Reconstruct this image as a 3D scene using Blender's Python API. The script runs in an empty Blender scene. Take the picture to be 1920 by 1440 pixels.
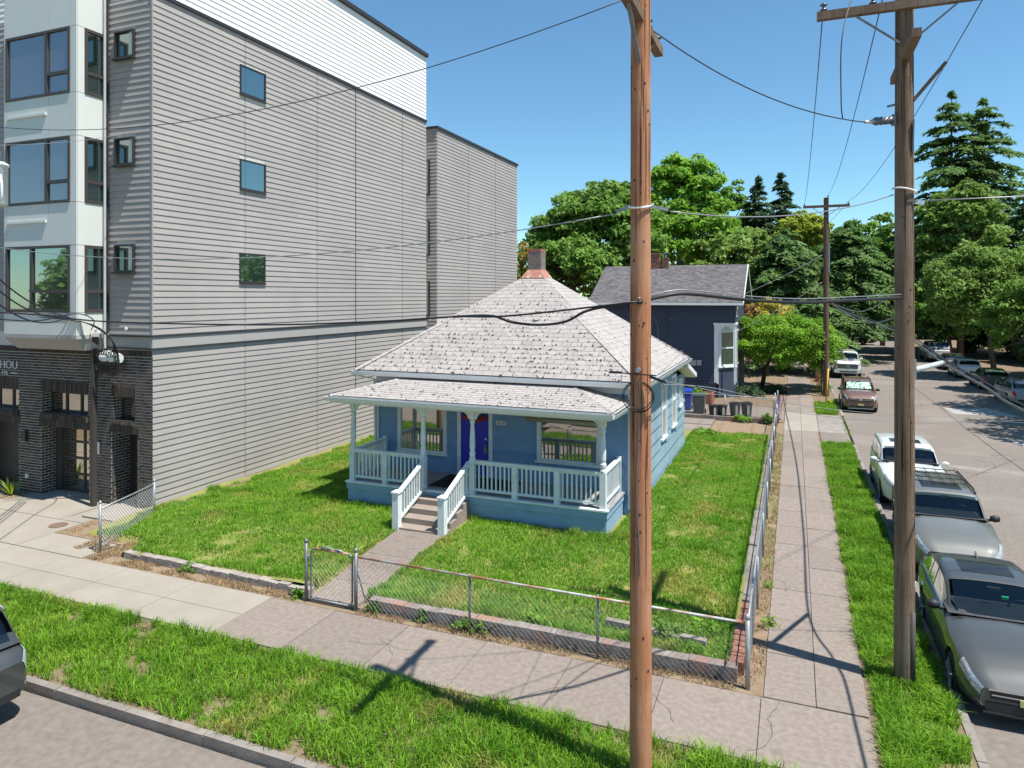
import bpy, math, random
import numpy as np
from mathutils import Vector, Matrix
R = math.radians
rng = np.random.default_rng(7)
random.seed(7)
S = bpy.context.scene
COL = S.collection

# ------------------------------------------------------------------ camera
cam_d = bpy.data.cameras.new('camera')
cam = bpy.data.objects.new('camera', cam_d); COL.objects.link(cam)
cam.location = (0, 0, 6.0); cam.rotation_euler = (R(90), 0, R(22))
cam_d.sensor_width = 36; cam_d.lens = 1310 / 1920 * 36
cam_d.shift_y = -165 / 1920; cam_d.clip_end = 3000; cam_d.clip_start = 0.1
S.camera = cam
# ------------------------------------------------------------------ sky, sun, exposure
SUN_AZ, SUN_EL = -13.0, 66.0            # degrees from +X, elevation
w = bpy.data.worlds.new('World'); S.world = w; w.use_nodes = True
nt = w.node_tree; bg = nt.nodes['Background']
sky = nt.nodes.new('ShaderNodeTexSky'); sky.sky_type = 'NISHITA'; sky.sun_disc = False
sky.sun_elevation = R(SUN_EL); sky.sun_rotation = R(90 - SUN_AZ)
sky.air_density = 1.0; sky.dust_density = 0.0; sky.ozone_density = 3.0; sky.altitude = 0
tint = nt.nodes.new('ShaderNodeMix'); tint.data_type = 'RGBA'; tint.blend_type = 'MULTIPLY'; tint.inputs[0].default_value = 1   # white balance of the whole sky
tint.inputs[7].default_value = (.76, 1.03, 1.06, 1); nt.links.new(sky.outputs[0], tint.inputs[6])
nt.links.new(tint.outputs[2], bg.inputs[0]); bg.inputs[1].default_value = 0.095
sl = bpy.data.lights.new('sun', 'SUN'); sl.energy = 4.8; sl.angle = R(0.53); sl.color = (1, .955, .88)
so = bpy.data.objects.new('sun', sl); COL.objects.link(so)
sv = Vector((math.cos(R(SUN_EL)) * math.cos(R(SUN_AZ)), math.cos(R(SUN_EL)) * math.sin(R(SUN_AZ)), math.sin(R(SUN_EL))))
so.rotation_euler = sv.to_track_quat('Z', 'Y').to_euler(); so.location = (30, -8, 60)
vs = S.view_settings; vs.view_transform = 'Standard'; vs.look = 'None'; vs.exposure = 0.7; vs.gamma = 1
vs.use_curve_mapping = False

# ------------------------------------------------------------------ pixel -> place helpers (photo is 1920 x 1440)
F_, H_, A_, Y0_ = 1310.0, 6.0, R(22), 555.0
CA, SA = math.cos(A_), math.sin(A_)
def ray(px, py, d):                       # point at depth d along the view axis
    l = (px - 960) / F_ * d
    return Vector((-SA * d + CA * l, CA * d + SA * l, H_ - (py - Y0_) / F_ * d))
def ground(px, py, z=0.0):
    return ray(px, py, F_ * (H_ - z) / (py - Y0_))
def onY(px, py, Y):
    l = (px - 960) / F_; return ray(px, py, Y / (CA + SA * l))
def onX(px, py, X):
    l = (px - 960) / F_; return ray(px, py, X / (-SA + CA * l))

# ------------------------------------------------------------------ materials
MATS = {}
def MAT(name, c1, c2=None, scale=4.0, rough=.7, bump=0.0, bscale=None, rnd=.08, tone=0.0, metal=0.0, spec=.4,
        stretch=(1, 1, 1), detail=5.0, coat=0.0, c3=None, c3scale=.5, c3lo=.55, c3hi=.7, bstretch=None, trans=0.0, lo=.3, hi=.7):
    m = bpy.data.materials.new(name); m.use_nodes = True; MATS[name] = m
    n, L = m.node_tree.nodes, m.node_tree.links
    p = n['Principled BSDF']
    p.inputs['Roughness'].default_value = rough; p.inputs['Metallic'].default_value = metal
    p.inputs['Specular IOR Level'].default_value = spec
    if coat: p.inputs['Coat Weight'].default_value = coat; p.inputs['Coat Roughness'].default_value = .04
    geo = n.new('ShaderNodeNewGeometry')
    def noise(sc, st, det=detail):
        mp = n.new('ShaderNodeMapping'); mp.inputs['Scale'].default_value = st
        L.new(geo.outputs['Position'], mp.inputs['Vector'])
        t = n.new('ShaderNodeTexNoise'); t.inputs['Scale'].default_value = sc; t.inputs['Detail'].default_value = det
        L.new(mp.outputs[0], t.inputs['Vector']); return t.outputs['Fac']
    def ramp(f, a, b):
        r = n.new('ShaderNodeMapRange'); r.inputs['From Min'].default_value = a; r.inputs['From Max'].default_value = b
        L.new(f, r.inputs['Value']); return r.outputs[0]
    def mix(f, a, b, mode='MIX'):
        x = n.new('ShaderNodeMix'); x.data_type = 'RGBA'; x.blend_type = mode
        if isinstance(f, float): x.inputs[0].default_value = f
        else: L.new(f, x.inputs[0])
        for i, v in ((6, a), (7, b)):
            if isinstance(v, (tuple, list)): x.inputs[i].default_value = (*v[:3], 1)
            else: L.new(v, x.inputs[i])
        return x.outputs[2]
    col = c1
    if c2 is not None: col = mix(ramp(noise(scale, stretch), lo, hi), c1, c2)
    if c3 is not None: col = mix(ramp(noise(c3scale, (1, 1, 1), 6), c3lo, c3hi), col, c3)
    if rnd or tone:
        oi = n.new('ShaderNodeObjectInfo'); r1 = n.new('ShaderNodeMapRange')
        r1.inputs['To Min'].default_value = 1 - rnd; r1.inputs['To Max'].default_value = 1 + rnd
        L.new(oi.outputs['Random'], r1.inputs['Value']); fac = r1.outputs[0]
        if tone:
            at = n.new('ShaderNodeAttribute'); at.attribute_name = 'tone'
            ma = n.new('ShaderNodeMath'); ma.operation = 'MULTIPLY_ADD'; ma.inputs[1].default_value = tone
            L.new(at.outputs['Fac'], ma.inputs[0]); L.new(fac, ma.inputs[2]); fac = ma.outputs[0]
        vm = n.new('ShaderNodeVectorMath'); vm.operation = 'SCALE'
        if isinstance(col, (tuple, list)): vm.inputs[0].default_value = col[:3]
        else: L.new(col, vm.inputs[0])
        L.new(fac, vm.inputs['Scale']); col = vm.outputs[0]
    if isinstance(col, (tuple, list)): p.inputs['Base Color'].default_value = (*col[:3], 1)
    else: L.new(col, p.inputs['Base Color'])
    if bump:
        b = n.new('ShaderNodeBump'); b.inputs['Strength'].default_value = 1; b.inputs['Distance'].default_value = bump
        L.new(noise(bscale or scale * 4, bstretch or stretch), b.inputs['Height']); L.new(b.outputs[0], p.inputs['Normal'])
    if trans:                              # leaves and blades let some light through
        tr = n.new('ShaderNodeBsdfTranslucent'); ms = n.new('ShaderNodeMixShader'); ms.inputs[0].default_value = trans
        if isinstance(col, (tuple, list)): tr.inputs[0].default_value = (*col[:3], 1)
        else: L.new(col, tr.inputs[0])
        L.new(p.outputs[0], ms.inputs[1]); L.new(tr.outputs[0], ms.inputs[2])
        L.new(ms.outputs[0], n['Material Output'].inputs[0])
    return m
def GLASS(name, tint, refl, base, rough=.02, blend=.35):
    m = bpy.data.materials.new(name); m.use_nodes = True; MATS[name] = m
    n, L = m.node_tree.nodes, m.node_tree.links
    p = n['Principled BSDF']; p.inputs['Base Color'].default_value = (*base, 1); p.inputs['Roughness'].default_value = .25
    g = n.new('ShaderNodeBsdfGlossy'); g.inputs[0].default_value = (*tint, 1); g.inputs['Roughness'].default_value = rough
    lw = n.new('ShaderNodeLayerWeight'); lw.inputs[0].default_value = blend
    mr = n.new('ShaderNodeMapRange'); mr.inputs['To Min'].default_value = refl; mr.inputs['To Max'].default_value = 1
    L.new(lw.outputs['Fresnel'], mr.inputs['Value'])
    ms = n.new('ShaderNodeMixShader'); L.new(mr.outputs[0], ms.inputs[0])
    L.new(p.outputs[0], ms.inputs[1]); L.new(g.outputs[0], ms.inputs[2]); L.new(ms.outputs[0], n['Material Output'].inputs[0])
    return m

MAT('asphalt', (.21, .18, .155), (.155, .133, .115), 9, .9, .006, 60, 0, c3=(.24, .21, .182), c3scale=.35, c3lo=.5, c3hi=.75)
MAT('seam', (.06, .055, .05), rough=.8, rnd=0)
MAT('road_paint', (.42, .41, .39), (.32, .305, .285), 6, .7, .002)
MAT('earth', (.16, .115, .075), (.22, .16, .10), 3, .95, .01, 20, 0)
MAT('lawn_soil', (.22, .24, .06), (.19, .18, .06), 2, .95, .01, 20, 0)
MAT('iron_cover', (.20, .13, .09), (.14, .09, .065), 20, .7, .003, 40, 0)
MAT('dry_earth', (.27, .20, .13), (.19, .135, .085), 5, .95, .015, 30, 0)
MAT('concrete_old', (.255, .212, .181), (.185, .153, .131), 11, .9, .005, 70, .10, c3=(.175, .145, .123), c3scale=3.2, c3lo=.60, c3hi=.74, detail=9)
MAT('concrete_new', (.305, .275, .23), (.265, .238, .20), 1.5, .88, .002, 80, .04)
MAT('concrete_kerb', (.27, .245, .22), (.19, .165, .145), 3, .9, .006, 30, .1)
MAT('concrete_pale', (.36, .325, .29), (.25, .22, .195), 5, .9, .02, 14, .08)
MAT('concrete_wall', (.28, .245, .225), (.15, .125, .11), 4, .92, .012, 22, .12, c3=(.30, .17, .13), c3scale=1.6, c3lo=.52, c3hi=.62)
MAT('step', (.30, .25, .21), (.24, .20, .168), 3, .9, .003, 60, .05)
MAT('grass', (.125, .30, .018), (.20, .385, .030), .9, .65, 0, None, 0, .6, c3=(.42, .37, .10), c3scale=.7, c3lo=.53, c3hi=.74, trans=.35, spec=.25, lo=.35, hi=.65)
MAT('tall_grass', (.115, .275, .014), (.225, .405, .032), 1.3, .6, 0, None, 0, 1.1, c3=(.40, .37, .10), c3scale=.9, c3lo=.58, c3hi=.72, trans=.38, spec=.25)
MAT('dead_grass', (.42, .31, .17), (.28, .19, .10), 3, .8, 0, None, 0, .7, trans=.2)
# tall building
MAT('lap_grey', (.345, .318, .298), (.37, .342, .32), 1.2, .75, 0, None, .035, .06, c3=(.31, .29, .272), c3scale=.35, c3lo=.45, c3hi=.75)
MAT('lap_white', (.74, .74, .73), (.78, .78, .77), 1.2, .7, 0, None, .02, .04)
MAT('trim_grey', (.35, .335, .315), (.37, .355, .335), 2, .7, 0, None, .02)
MAT('flashing', (.035, .034, .036), None, 1, .5, 0, None, .1)
MAT('bay_panel', (.60, .62, .58), (.64, .66, .62), 1, .6, 0, None, .02)
MAT('brick_dark', (.062, .050, .042), (.098, .075, .062), 9, .85, .003, 60, .2, .9)
MAT('mortar', (.62, .60, .55), (.52, .50, .46), 8, .95, .004, 60, 0)
MAT('dark_metal', (.028, .026, .025), (.04, .038, .035), 4, .45, 0, None, .1)
MAT('bronze_frame', (.055, .047, .042), (.07, .06, .053), 4, .5, 0, None, .1)
MAT('sign_white', (.85, .86, .85), None, 1, .5, 0, None, 0)
GLASS('glass_dark', (.85, .95, .92), .30, (.010, .022, .020))
GLASS('glass_shade', (.9, .9, .95), .16, (.085, .080, .082))
GLASS('glass_garage', (1, .93, .80), .50, (.02, .018, .015))
MAT('frosted', (.42, .46, .46), None, 1, .25, 0, None, .05)
# blue house
MAT('blue_side', (.215, .325, .395), (.25, .36, .42), 5, .75, .006, 46, .06, bstretch=(1, 1, .03), c3=(.20, .29, .325), c3scale=1.4, c3lo=.5, c3hi=.75)
MAT('blue_wall', (.175, .285, .47), (.195, .31, .50), 5, .75, .006, 46, .04, bstretch=(1, 1, .03))
MAT('blue_base', (.21, .335, .47), (.26, .385, .51), 3, .8, .012, 14, .03, c3=(.30, .37, .40), c3scale=4, c3lo=.63, c3hi=.7)
MAT('white_paint', (.72, .755, .76), (.62, .655, .66), 6, .55, .001, 40, .05, c3=(.56, .57, .56), c3scale=2.5, c3lo=.6, c3hi=.8)
MAT('white_trim', (.74, .76, .76), (.68, .70, .70), 5, .5, 0, None, .03)
MAT('soffit', (.66, .63, .52), None, 1, .7, 0, None, .02)
MAT('shingle', (.37, .343, .325), (.325, .30, .285), 7, .93, .003, 120, .06, .13, c3=(.29, .265, .25), c3scale=1.0, c3lo=.5, c3hi=.8)
MAT('shingle_edge', (.12, .10, .095), None, 1, .95, 0, None, .1)
MAT('hip_cap', (.36, .338, .32), (.30, .28, .265), 6, .93, .004, 100, .1, .2)
MAT('moss', (.035, .024, .018), (.06, .045, .025), 20, .98, 0, None, .2)
MAT('chimney_stucco', (.225, .185, .165), (.15, .12, .105), 7, .95, .02, 18, 0, c3=(.30, .20, .16), c3scale=3, c3lo=.58, c3hi=.68)
MAT('rust_flash', (.34, .13, .095), (.42, .22, .165), 9, .8, .006, 20, 0, c3=(.48, .40, .35), c3scale=5, c3lo=.58, c3hi=.66)
MAT('door_blue', (.030, .032, .42), (.034, .038, .46), 3, .4, 0, None, 0)
MAT('porch_floor', (.30, .30, .31), (.25, .25, .26), 5, .8, 0, None, .06)
MAT('black_mat', (.012, .012, .013), (.02, .02, .02), 30, .95, .004, 80, 0)
GLASS('glass_house', (.90, .86, .80), .52, (.03, .035, .03))
MAT('shade_tan', (.33, .28, .22), None, 1, .8, 0, None, 0)
MAT('red_flower', (.55, .04, .02), (.35, .02, .02), 40, .7, 0, None, .2)
MAT('leaf_dark', (.03, .07, .02), (.05, .10, .03), 20, .7, 0, None, .2)
MAT('brass', (.65, .62, .55), None, 1, .3, 0, None, 0, metal=.9)
# neighbour
MAT('navy', (.040, .052, .088), (.048, .062, .10), 3, .75, .004, 20, .05)
MAT('roof_dark', (.085, .08, .085), (.16, .152, .156), 5.5, .95, .004, 60, 0, .5, stretch=(1, 2.2, 2.2))
MAT('brick_red', (.34, .16, .11), (.22, .10, .075), 9, .9, .004, 40, .25, .6)
MAT('cedar_box', (.36, .125, .06), (.27, .09, .045), 6, .8, .003, 30, .12, stretch=(1, 1, 6))
# poles and wires
MAT('pole_red', (.52, .225, .105), (.37, .155, .075), 7, .8, .012, 30, 0, stretch=(6, 6, .22), c3=(.56, .32, .19), c3scale=1.1, c3lo=.5, c3hi=.8)
MAT('pole_brown', (.26, .17, .11), (.13, .083, .053), 7, .85, .014, 30, 0, stretch=(6, 6, .2), c3=(.30, .24, .18), c3scale=1.2, c3lo=.5, c3hi=.8)
MAT('pole_far', (.16, .10, .07), (.10, .06, .045), 7, .85, .01, 30, 0, stretch=(6, 6, .3))
MAT('pole_hole', (.03, .018, .012), None, 1, .9)
MAT('wire_black', (.018, .018, .020), None, 1, .45, 0, None, .1)
MAT('cable_dark', (.11, .115, .11), (.16, .165, .16), 8, .5, 0, None, .1)
MAT('wire_grey', (.30, .31, .32), None, 1, .4, 0, None, .1, metal=.4)
MAT('galv', (.40, .42, .43), (.30, .31, .32), 12, .45, 0, None, .1, metal=.5)
MAT('galv_dark', (.16, .17, .18), (.22, .23, .24), 12, .5, 0, None, .1, metal=.5)
MAT('rusty_pipe', (.45, .45, .44), (.36, .15, .08), 3.2, .6, 0, None, .1, metal=.2, lo=.42, hi=.6)
MAT('rust_bar', (.36, .15, .075), (.42, .30, .24), 9, .75, 0, None, .1, lo=.45, hi=.7)
MAT('steel', (.62, .64, .65), None, 1, .35, 0, None, .1, metal=.7)
MAT('insulator', (.10, .10, .11), None, 1, .25, 0, None, .2)
MAT('transformer', (.66, .70, .68), (.60, .64, .62), 3, .5, 0, None, 0)
MAT('pipe_grey', (.50, .53, .52), (.42, .45, .44), 4, .5, 0, None, .05)
# things
MAT('bin_blue', (.015, .06, .42), None, 1, .45, 0, None, .05)
MAT('bin_green', (.05, .075, .06), None, 1, .5, 0, None, .05)
MAT('pot_black', (.028, .028, .032), (.05, .05, .055), 6, .6, 0, None, .2)
MAT('cloth_purple', (.25, .20, .42), (.55, .30, .40), 8, .85, 0, None, 0)
MAT('yellow_paint', (.75, .47, .03), None, 1, .5, 0, None, 0)
MAT('bark', (.13, .095, .07), (.075, .055, .042), 6, .95, .02, 14, .2, stretch=(2, 2, .4))
MAT('tyre', (.018, .018, .018), None, 1, .85, 0, None, .1)
MAT('rim', (.50, .51, .52), None, 1, .3, 0, None, .05, metal=.85)
MAT('black_plastic', (.022, .022, .024), None, 1, .55, 0, None, .1)
MAT('chrome', (.78, .79, .80), None, 1, .12, 0, None, 0, metal=1)
MAT('lamp_clear', (.60, .64, .66), (.30, .33, .35), 30, .12, 0, None, 0, metal=.4)
MAT('lamp_red', (.42, .015, .02), None, 1, .15, 0, None, 0)
def AUTOGLASS(name):
    m = bpy.data.materials.new(name); m.use_nodes = True; MATS[name] = m
    n, L = m.node_tree.nodes, m.node_tree.links
    t = n.new('ShaderNodeBsdfTransparent'); t.inputs[0].default_value = (.40, .47, .47, 1)
    g = n.new('ShaderNodeBsdfGlossy'); g.inputs[0].default_value = (.85, .92, .95, 1); g.inputs['Roughness'].default_value = .02
    lw = n.new('ShaderNodeLayerWeight'); lw.inputs[0].default_value = .14
    mr = n.new('ShaderNodeMapRange'); mr.inputs['To Min'].default_value = .06; mr.inputs['To Max'].default_value = 1
    L.new(lw.outputs['Fresnel'], mr.inputs['Value']); ms = n.new('ShaderNodeMixShader'); L.new(mr.outputs[0], ms.inputs[0])
    L.new(t.outputs[0], ms.inputs[1]); L.new(g.outputs[0], ms.inputs[2]); L.new(ms.outputs[0], n['Material Output'].inputs[0])
AUTOGLASS('car_glass')
MAT('car_inside', (.040, .040, .042), (.055, .055, .057), 6, .8, 0, None, .1)
MAT('sticker_green', (.02, .55, .22), None, 1, .5, 0, None, 0)
MAT('roof_glass', (.022, .023, .024), None, 1, .22, 0, None, 0, 0, 0, .35)
GLASS('glass_green', (.75, .95, .85), .10, (.012, .035, .024), blend=.2)
MAT('plate', (.55, .50, .22), None, 1, .5, 0, None, .1)
MAT('sunshade', (.10, .45, .45), (.75, .78, .55), 9, .6, 0, None, 0, metal=.3, c3=(.06, .18, .10), c3scale=8, c3lo=.5, c3hi=.55)
def paint(name, c, metal=.05, rough=.5): return MAT('paint_' + name, c, None, 1, rough, 0, None, 0, 0, metal, .5, coat=1.0)
paint('charcoal', (.050, .055, .054)); paint('silver_green', (.115, .12, .108)); paint('white', (.58, .60, .585), 0, .4)
paint('bronze', (.125, .058, .042)); paint('silver', (.30, .305, .305)); paint('black', (.014, .014, .016), .2); paint('grey', (.04, .043, .044))
paint('dark_olive', (.06, .055, .045))
# foliage
def LEAF(name, a, b, tone=.9): MAT(name, a, b, .5, .6, 0, None, 0, tone, trans=.42, spec=.3, lo=.35, hi=.65)
LEAF('leaf_mid', (.125, .245, .036), (.18, .315, .050)); LEAF('leaf_bright', (.165, .34, .030), (.225, .41, .042))
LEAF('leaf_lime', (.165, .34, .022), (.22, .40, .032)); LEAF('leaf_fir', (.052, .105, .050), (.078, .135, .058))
LEAF('leaf_cedar', (.11, .205, .066), (.16, .265, .076)); LEAF('leaf_yellow', (.40, .36, .06), (.50, .42, .09))
LEAF('leaf_gold', (.42, .25, .02), (.30, .22, .03)); LEAF('leaf_yg', (.27, .36, .03), (.36, .42, .05))
LEAF('leaf_rust', (.20, .085, .045), (.16, .12, .04)); LEAF('leaf_olive', (.17, .285, .050), (.24, .355, .080))
LEAF('leaf_yucca', (.022, .048, .026), (.04, .07, .04))

# ------------------------------------------------------------------ mesh building
def tag(o, label=None, cat=None, group=None, kind=None):
    if label: o['label'] = label
    if cat: o['category'] = cat
    if group: o['group'] = group
    if kind: o['kind'] = kind
    return o
def thing(name, label, cat, loc=(0, 0, 0), rz=0.0, group=None):
    o = bpy.data.objects.new(name, None); COL.objects.link(o); o.empty_display_size = .2
    o.location = loc; o.rotation_euler = (0, 0, rz)
    return tag(o, label, cat, group)
def root_of(o):
    while o.parent: o = o.parent
    return o
def link(name, me, parent=None, loc=None):
    o = bpy.data.objects.new(name, me); COL.objects.link(o)
    if parent is not None: o.parent = parent
    if loc is not None: o.location = loc
    return o
class MB:
    """collects faces; world=True means the points given are world points and the (unrotated) root's place is taken off"""
    def __init__(s): s.v = []; s.f = []
    def add(s, vs, fs):
        b = len(s.v); s.v += [tuple(p) for p in vs]; s.f += [tuple(i + b for i in f) for f in fs]; return s
    def box(s, x0, x1, y0, y1, z0, z1):
        return s.add([(x0, y0, z0), (x1, y0, z0), (x1, y1, z0), (x0, y1, z0), (x0, y0, z1), (x1, y0, z1), (x1, y1, z1), (x0, y1, z1)],
                     [(0, 3, 2, 1), (4, 5, 6, 7), (0, 1, 5, 4), (1, 2, 6, 5), (2, 3, 7, 6), (3, 0, 4, 7)])
    def hexa(s, p):                        # 8 points, same order as box
        return s.add(p, [(0, 3, 2, 1), (4, 5, 6, 7), (0, 1, 5, 4), (1, 2, 6, 5), (2, 3, 7, 6), (3, 0, 4, 7)])
    def bar(s, a, b, w, h=None, up=(0, 0, 1)):
        a, b = Vector(a), Vector(b); h = h or w; d = (b - a).normalized(); u = Vector(up)
        if abs(d.dot(u)) > .98: u = Vector((1, 0, 0))
        r = d.cross(u).normalized() * (w / 2); t = r.cross(d).normalized() * (h / 2)
        return s.hexa([a - r - t, a + r - t, b + r - t, b - r - t, a - r + t, a + r + t, b + r + t, b - r + t])
    def tube(s, pts, r, n=6, cap=True):
        pts = [Vector(p) for p in pts]; rs = r if isinstance(r, (list, tuple)) else [r] * len(pts)
        b = len(s.v); up = None
        for i, p in enumerate(pts):
            d = (pts[min(i + 1, len(pts) - 1)] - pts[max(i - 1, 0)]).normalized()
            if up is None: up = Vector((0, 0, 1)) if abs(d.z) < .9 else Vector((1, 0, 0))
            x = d.cross(up).normalized(); y = x.cross(d).normalized(); up = y
            for k in range(n):
                a = 2 * math.pi * k / n; s.v.append(tuple(p + (x * math.cos(a) + y * math.sin(a)) * rs[i]))
        for i in range(len(pts) - 1):
            for k in range(n):
                k2 = (k + 1) % n; s.f.append((b + i * n + k, b + i * n + k2, b + (i + 1) * n + k2, b + (i + 1) * n + k))
        if cap:
            s.f.append(tuple(b + k for k in range(n))[::-1]); e = b + (len(pts) - 1) * n; s.f.append(tuple(e + k for k in range(n)))
        return s
    def lathe(s, prof, c=(0, 0, 0), n=16, axis='z'):
        b = len(s.v); c = Vector(c)
        for r, z in prof:
            for k in range(n):
                a = 2 * math.pi * k / n; x, y = r * math.cos(a), r * math.sin(a)
                p = Vector((x, y, z)) if axis == 'z' else (Vector((x, z, y)) if axis == 'y' else Vector((z, x, y)))
                s.v.append(tuple(c + p))
        for i in range(len(prof) - 1):
            for k in range(n):
                k2 = (k + 1) % n; s.f.append((b + i * n + k, b + i * n + k2, b + (i + 1) * n + k2, b + (i + 1) * n + k))
        s.f.append(tuple(b + k for k in range(n))[::-1]); e = b + (len(prof) - 1) * n; s.f.append(tuple(e + k for k in range(n)))
        return s
    def prism(s, poly, d):                 # 3-D polygon pushed along vector d
        poly = [Vector(p) for p in poly]; d = Vector(d); k = len(poly)
        return s.add(poly + [p + d for p in poly], [tuple(range(k))[::-1], tuple(range(k, 2 * k))] + [(i, (i + 1) % k, k + (i + 1) % k, k + i) for i in range(k)])
    def grid(s, P, wrap=False):            # P[i][j] points
        b = len(s.v); n, m = len(P), len(P[0])
        for r_ in P: s.v += [tuple(p) for p in r_]
        for i in range(n - 1):
            for j in range(m - (0 if wrap else 1)):
                j2 = (j + 1) % m; s.f.append((b + i * m + j, b + i * m + j2, b + (i + 1) * m + j2, b + (i + 1) * m + j))
        return s
    def mesh(s, name, m, smooth=False, off=None):
        me = bpy.data.meshes.new(name); v = s.v
        if off is not None: v = [(p[0] - off[0], p[1] - off[1], p[2] - off[2]) for p in v]
        me.from_pydata(v, [], s.f); me.materials.append(MATS[m])
        if smooth: me.polygons.foreach_set('use_smooth', [True] * len(me.polygons))
        return me
    def build(s, name, m, parent=None, smooth=False, world=False, kind=None, tone=False):
        off = root_of(parent).location if (world and parent is not None) else None
        me = s.mesh(name, m, smooth, off)
        if tone: add_tone(me)
        o = link(name, me, parent)
        if kind: o['kind'] = kind
        return o
def add_tone(me, vals=None):
    n = len(me.polygons); a = me.attributes.new('tone', 'FLOAT', 'FACE')
    if vals is None: vals = rng.random(n) - .5
    a.data.foreach_set('value', np.asarray(vals, dtype=np.float32))
def np_mesh(name, V, Fc, mat, tone=None, smooth=False):
    """V (n,3), Fc (m,k) all faces of the same size"""
    me = bpy.data.meshes.new(name); V = np.asarray(V, np.float32); Fc = np.asarray(Fc, np.int32); m, k = Fc.shape
    me.vertices.add(len(V)); me.vertices.foreach_set('co', V.ravel())
    me.loops.add(m * k); me.loops.foreach_set('vertex_index', Fc.ravel())
    me.polygons.add(m); me.polygons.foreach_set('loop_start', np.arange(0, m * k, k, dtype=np.int32))
    me.polygons.foreach_set('loop_total', np.full(m, k, np.int32)); me.update(calc_edges=True)
    me.materials.append(MATS[mat])
    if tone is not None: add_tone(me, tone)
    return me
def struct(name, mb, m, parent=None, smooth=False):
    o = mb.build(name, m, parent, smooth)
    if parent is None: o['kind'] = 'structure'
    return o
def clip(poly, a, b, c):                   # keep the part of a 2-D polygon where a*x + b*y <= c
    out = []
    for i, p in enumerate(poly):
        q = poly[(i + 1) % len(poly)]; fp, fq = a * p[0] + b * p[1] - c, a * q[0] + b * q[1] - c
        if fp <= 0: out.append(p)
        if fp * fq < 0: t = fp / (fp - fq); out.append((p[0] + t * (q[0] - p[0]), p[1] + t * (q[1] - p[1])))
    return out
def sm(a, b, x): t = np.clip((x - a) / (b - a), 0, 1); return t * t * (3 - 2 * t)
# ================================================================== ground, roads, pavements
struct('ground', MB().add([(-400, -200, -.30), (400, -200, -.30), (400, 700, -.30), (-400, 700, -.30)], [(0, 1, 2, 3)]), 'earth')
road = struct('road', MB().box(-90, 90, -9, 7.22, -.29, -.13), 'asphalt')
side = struct('side_road', MB().box(2.32, 13.0, 7.22, 112, -.29, -.13), 'asphalt')
sb = MB()
pts = [(7.42 + .05 * math.sin(y * .3) + .03 * math.sin(y * 1.3), y) for y in np.arange(8, 100, 2.0)]
for (xa, ya), (xb, yb) in zip(pts[:-1], pts[1:]): sb.add([(xa - .02, ya, -.126), (xa + .02, ya, -.126), (xb + .02, yb, -.126), (xb - .02, yb, -.126)], [(0, 1, 2, 3)])
sb.build('seam', 'seam', side)
cb = MB()                                    # wandering cracks
for k in range(26):
    x, y = rng.uniform(4.2, 12.5), rng.uniform(14, 70); a = rng.uniform(0, math.pi) if k % 2 else 0.05
    for i in range(rng.integers(8, 26)):
        a += rng.normal(0, .28); x2, y2 = x + .22 * math.cos(a), y + .22 * math.sin(a)
        if not (2.6 < x2 < 12.8): break
        nx, ny = -math.sin(a) * .007, math.cos(a) * .007
        cb.add([(x - nx, y - ny, -.1262), (x + nx, y + ny, -.1262), (x2 + nx, y2 + ny, -.1262), (x2 - nx, y2 - ny, -.1262)], [(0, 1, 2, 3)]); x, y = x2, y2
cb.build('crack', 'seam', side, kind='stuff')
bars = []
for q in ([(1770, 765), (1853, 766), (1917, 783), (1790, 776)], [(1898, 829), (1935, 826), (1975, 836), (1925, 842)]):
    bars.append([tuple(ground(px, py, -.13).xy) for px, py in q])
for q in bars:
    b = MB(); b.add([(x, y, -.1255) for x, y in q], [(0, 1, 2, 3)]); b.build('crosswalk_bar', 'road_paint', side)
# pale patch band across the road (an old trench repair)
b = MB(); b.add([(*ground(1745, 873, -.13).xy, -.1258), (*ground(1752, 868, -.13).xy, -.1258), (*ground(1990, 893, -.13).xy, -.1258), (*ground(1990, 902, -.13).xy, -.1258)], [(0, 3, 2, 1)])
b.build('trench_patch', 'concrete_kerb', side)

# kerbs, stone by stone
kr = struct('kerb', MB().box(2.19, 2.31, 7.3, 7.6, -.28, -.002), 'concrete_kerb')
km = MB().box(-.06, .06, -.73, .73, -.28, 0).mesh('kerb_stone', 'concrete_kerb')
y = 8.4
while y < 60:
    if not (31.3 < y < 38.6): link('kerb_stone', km, kr, (2.25, y, -.004 + rng.uniform(-.006, .004)))
    y += 1.48
km2 = MB().box(-.73, .73, -.06, .06, -.28, 0).mesh('kerb_stone', 'concrete_kerb')
x = -26.0
while x < 1.6: link('kerb_stone', km2, kr, (x, 7.33, -.004 + rng.uniform(-.006, .004))); x += 1.48
kr2 = struct('far_kerb', MB().box(13.0, 13.14, 10, 112, -.28, -.0), 'concrete_kerb')

def slabs(parent, xs, ys, m, z=0.0, th=.16, gap=.012, jit=.004, name='slab'):
    cache = {}
    for i in range(len(xs) - 1):
        for j in range(len(ys) - 1):
            a, b_ = round(xs[i + 1] - xs[i], 3), round(ys[j + 1] - ys[j], 3)
            if (a, b_) not in cache: cache[(a, b_)] = MB().box(-a / 2 + gap / 2, a / 2 - gap / 2, -b_ / 2 + gap / 2, b_ / 2 - gap / 2, -th, 0).mesh(name, m)
            link(name, cache[(a, b_)], parent, ((xs[i] + xs[i + 1]) / 2, (ys[j] + ys[j + 1]) / 2, z + rng.uniform(-jit, jit)))
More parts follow.
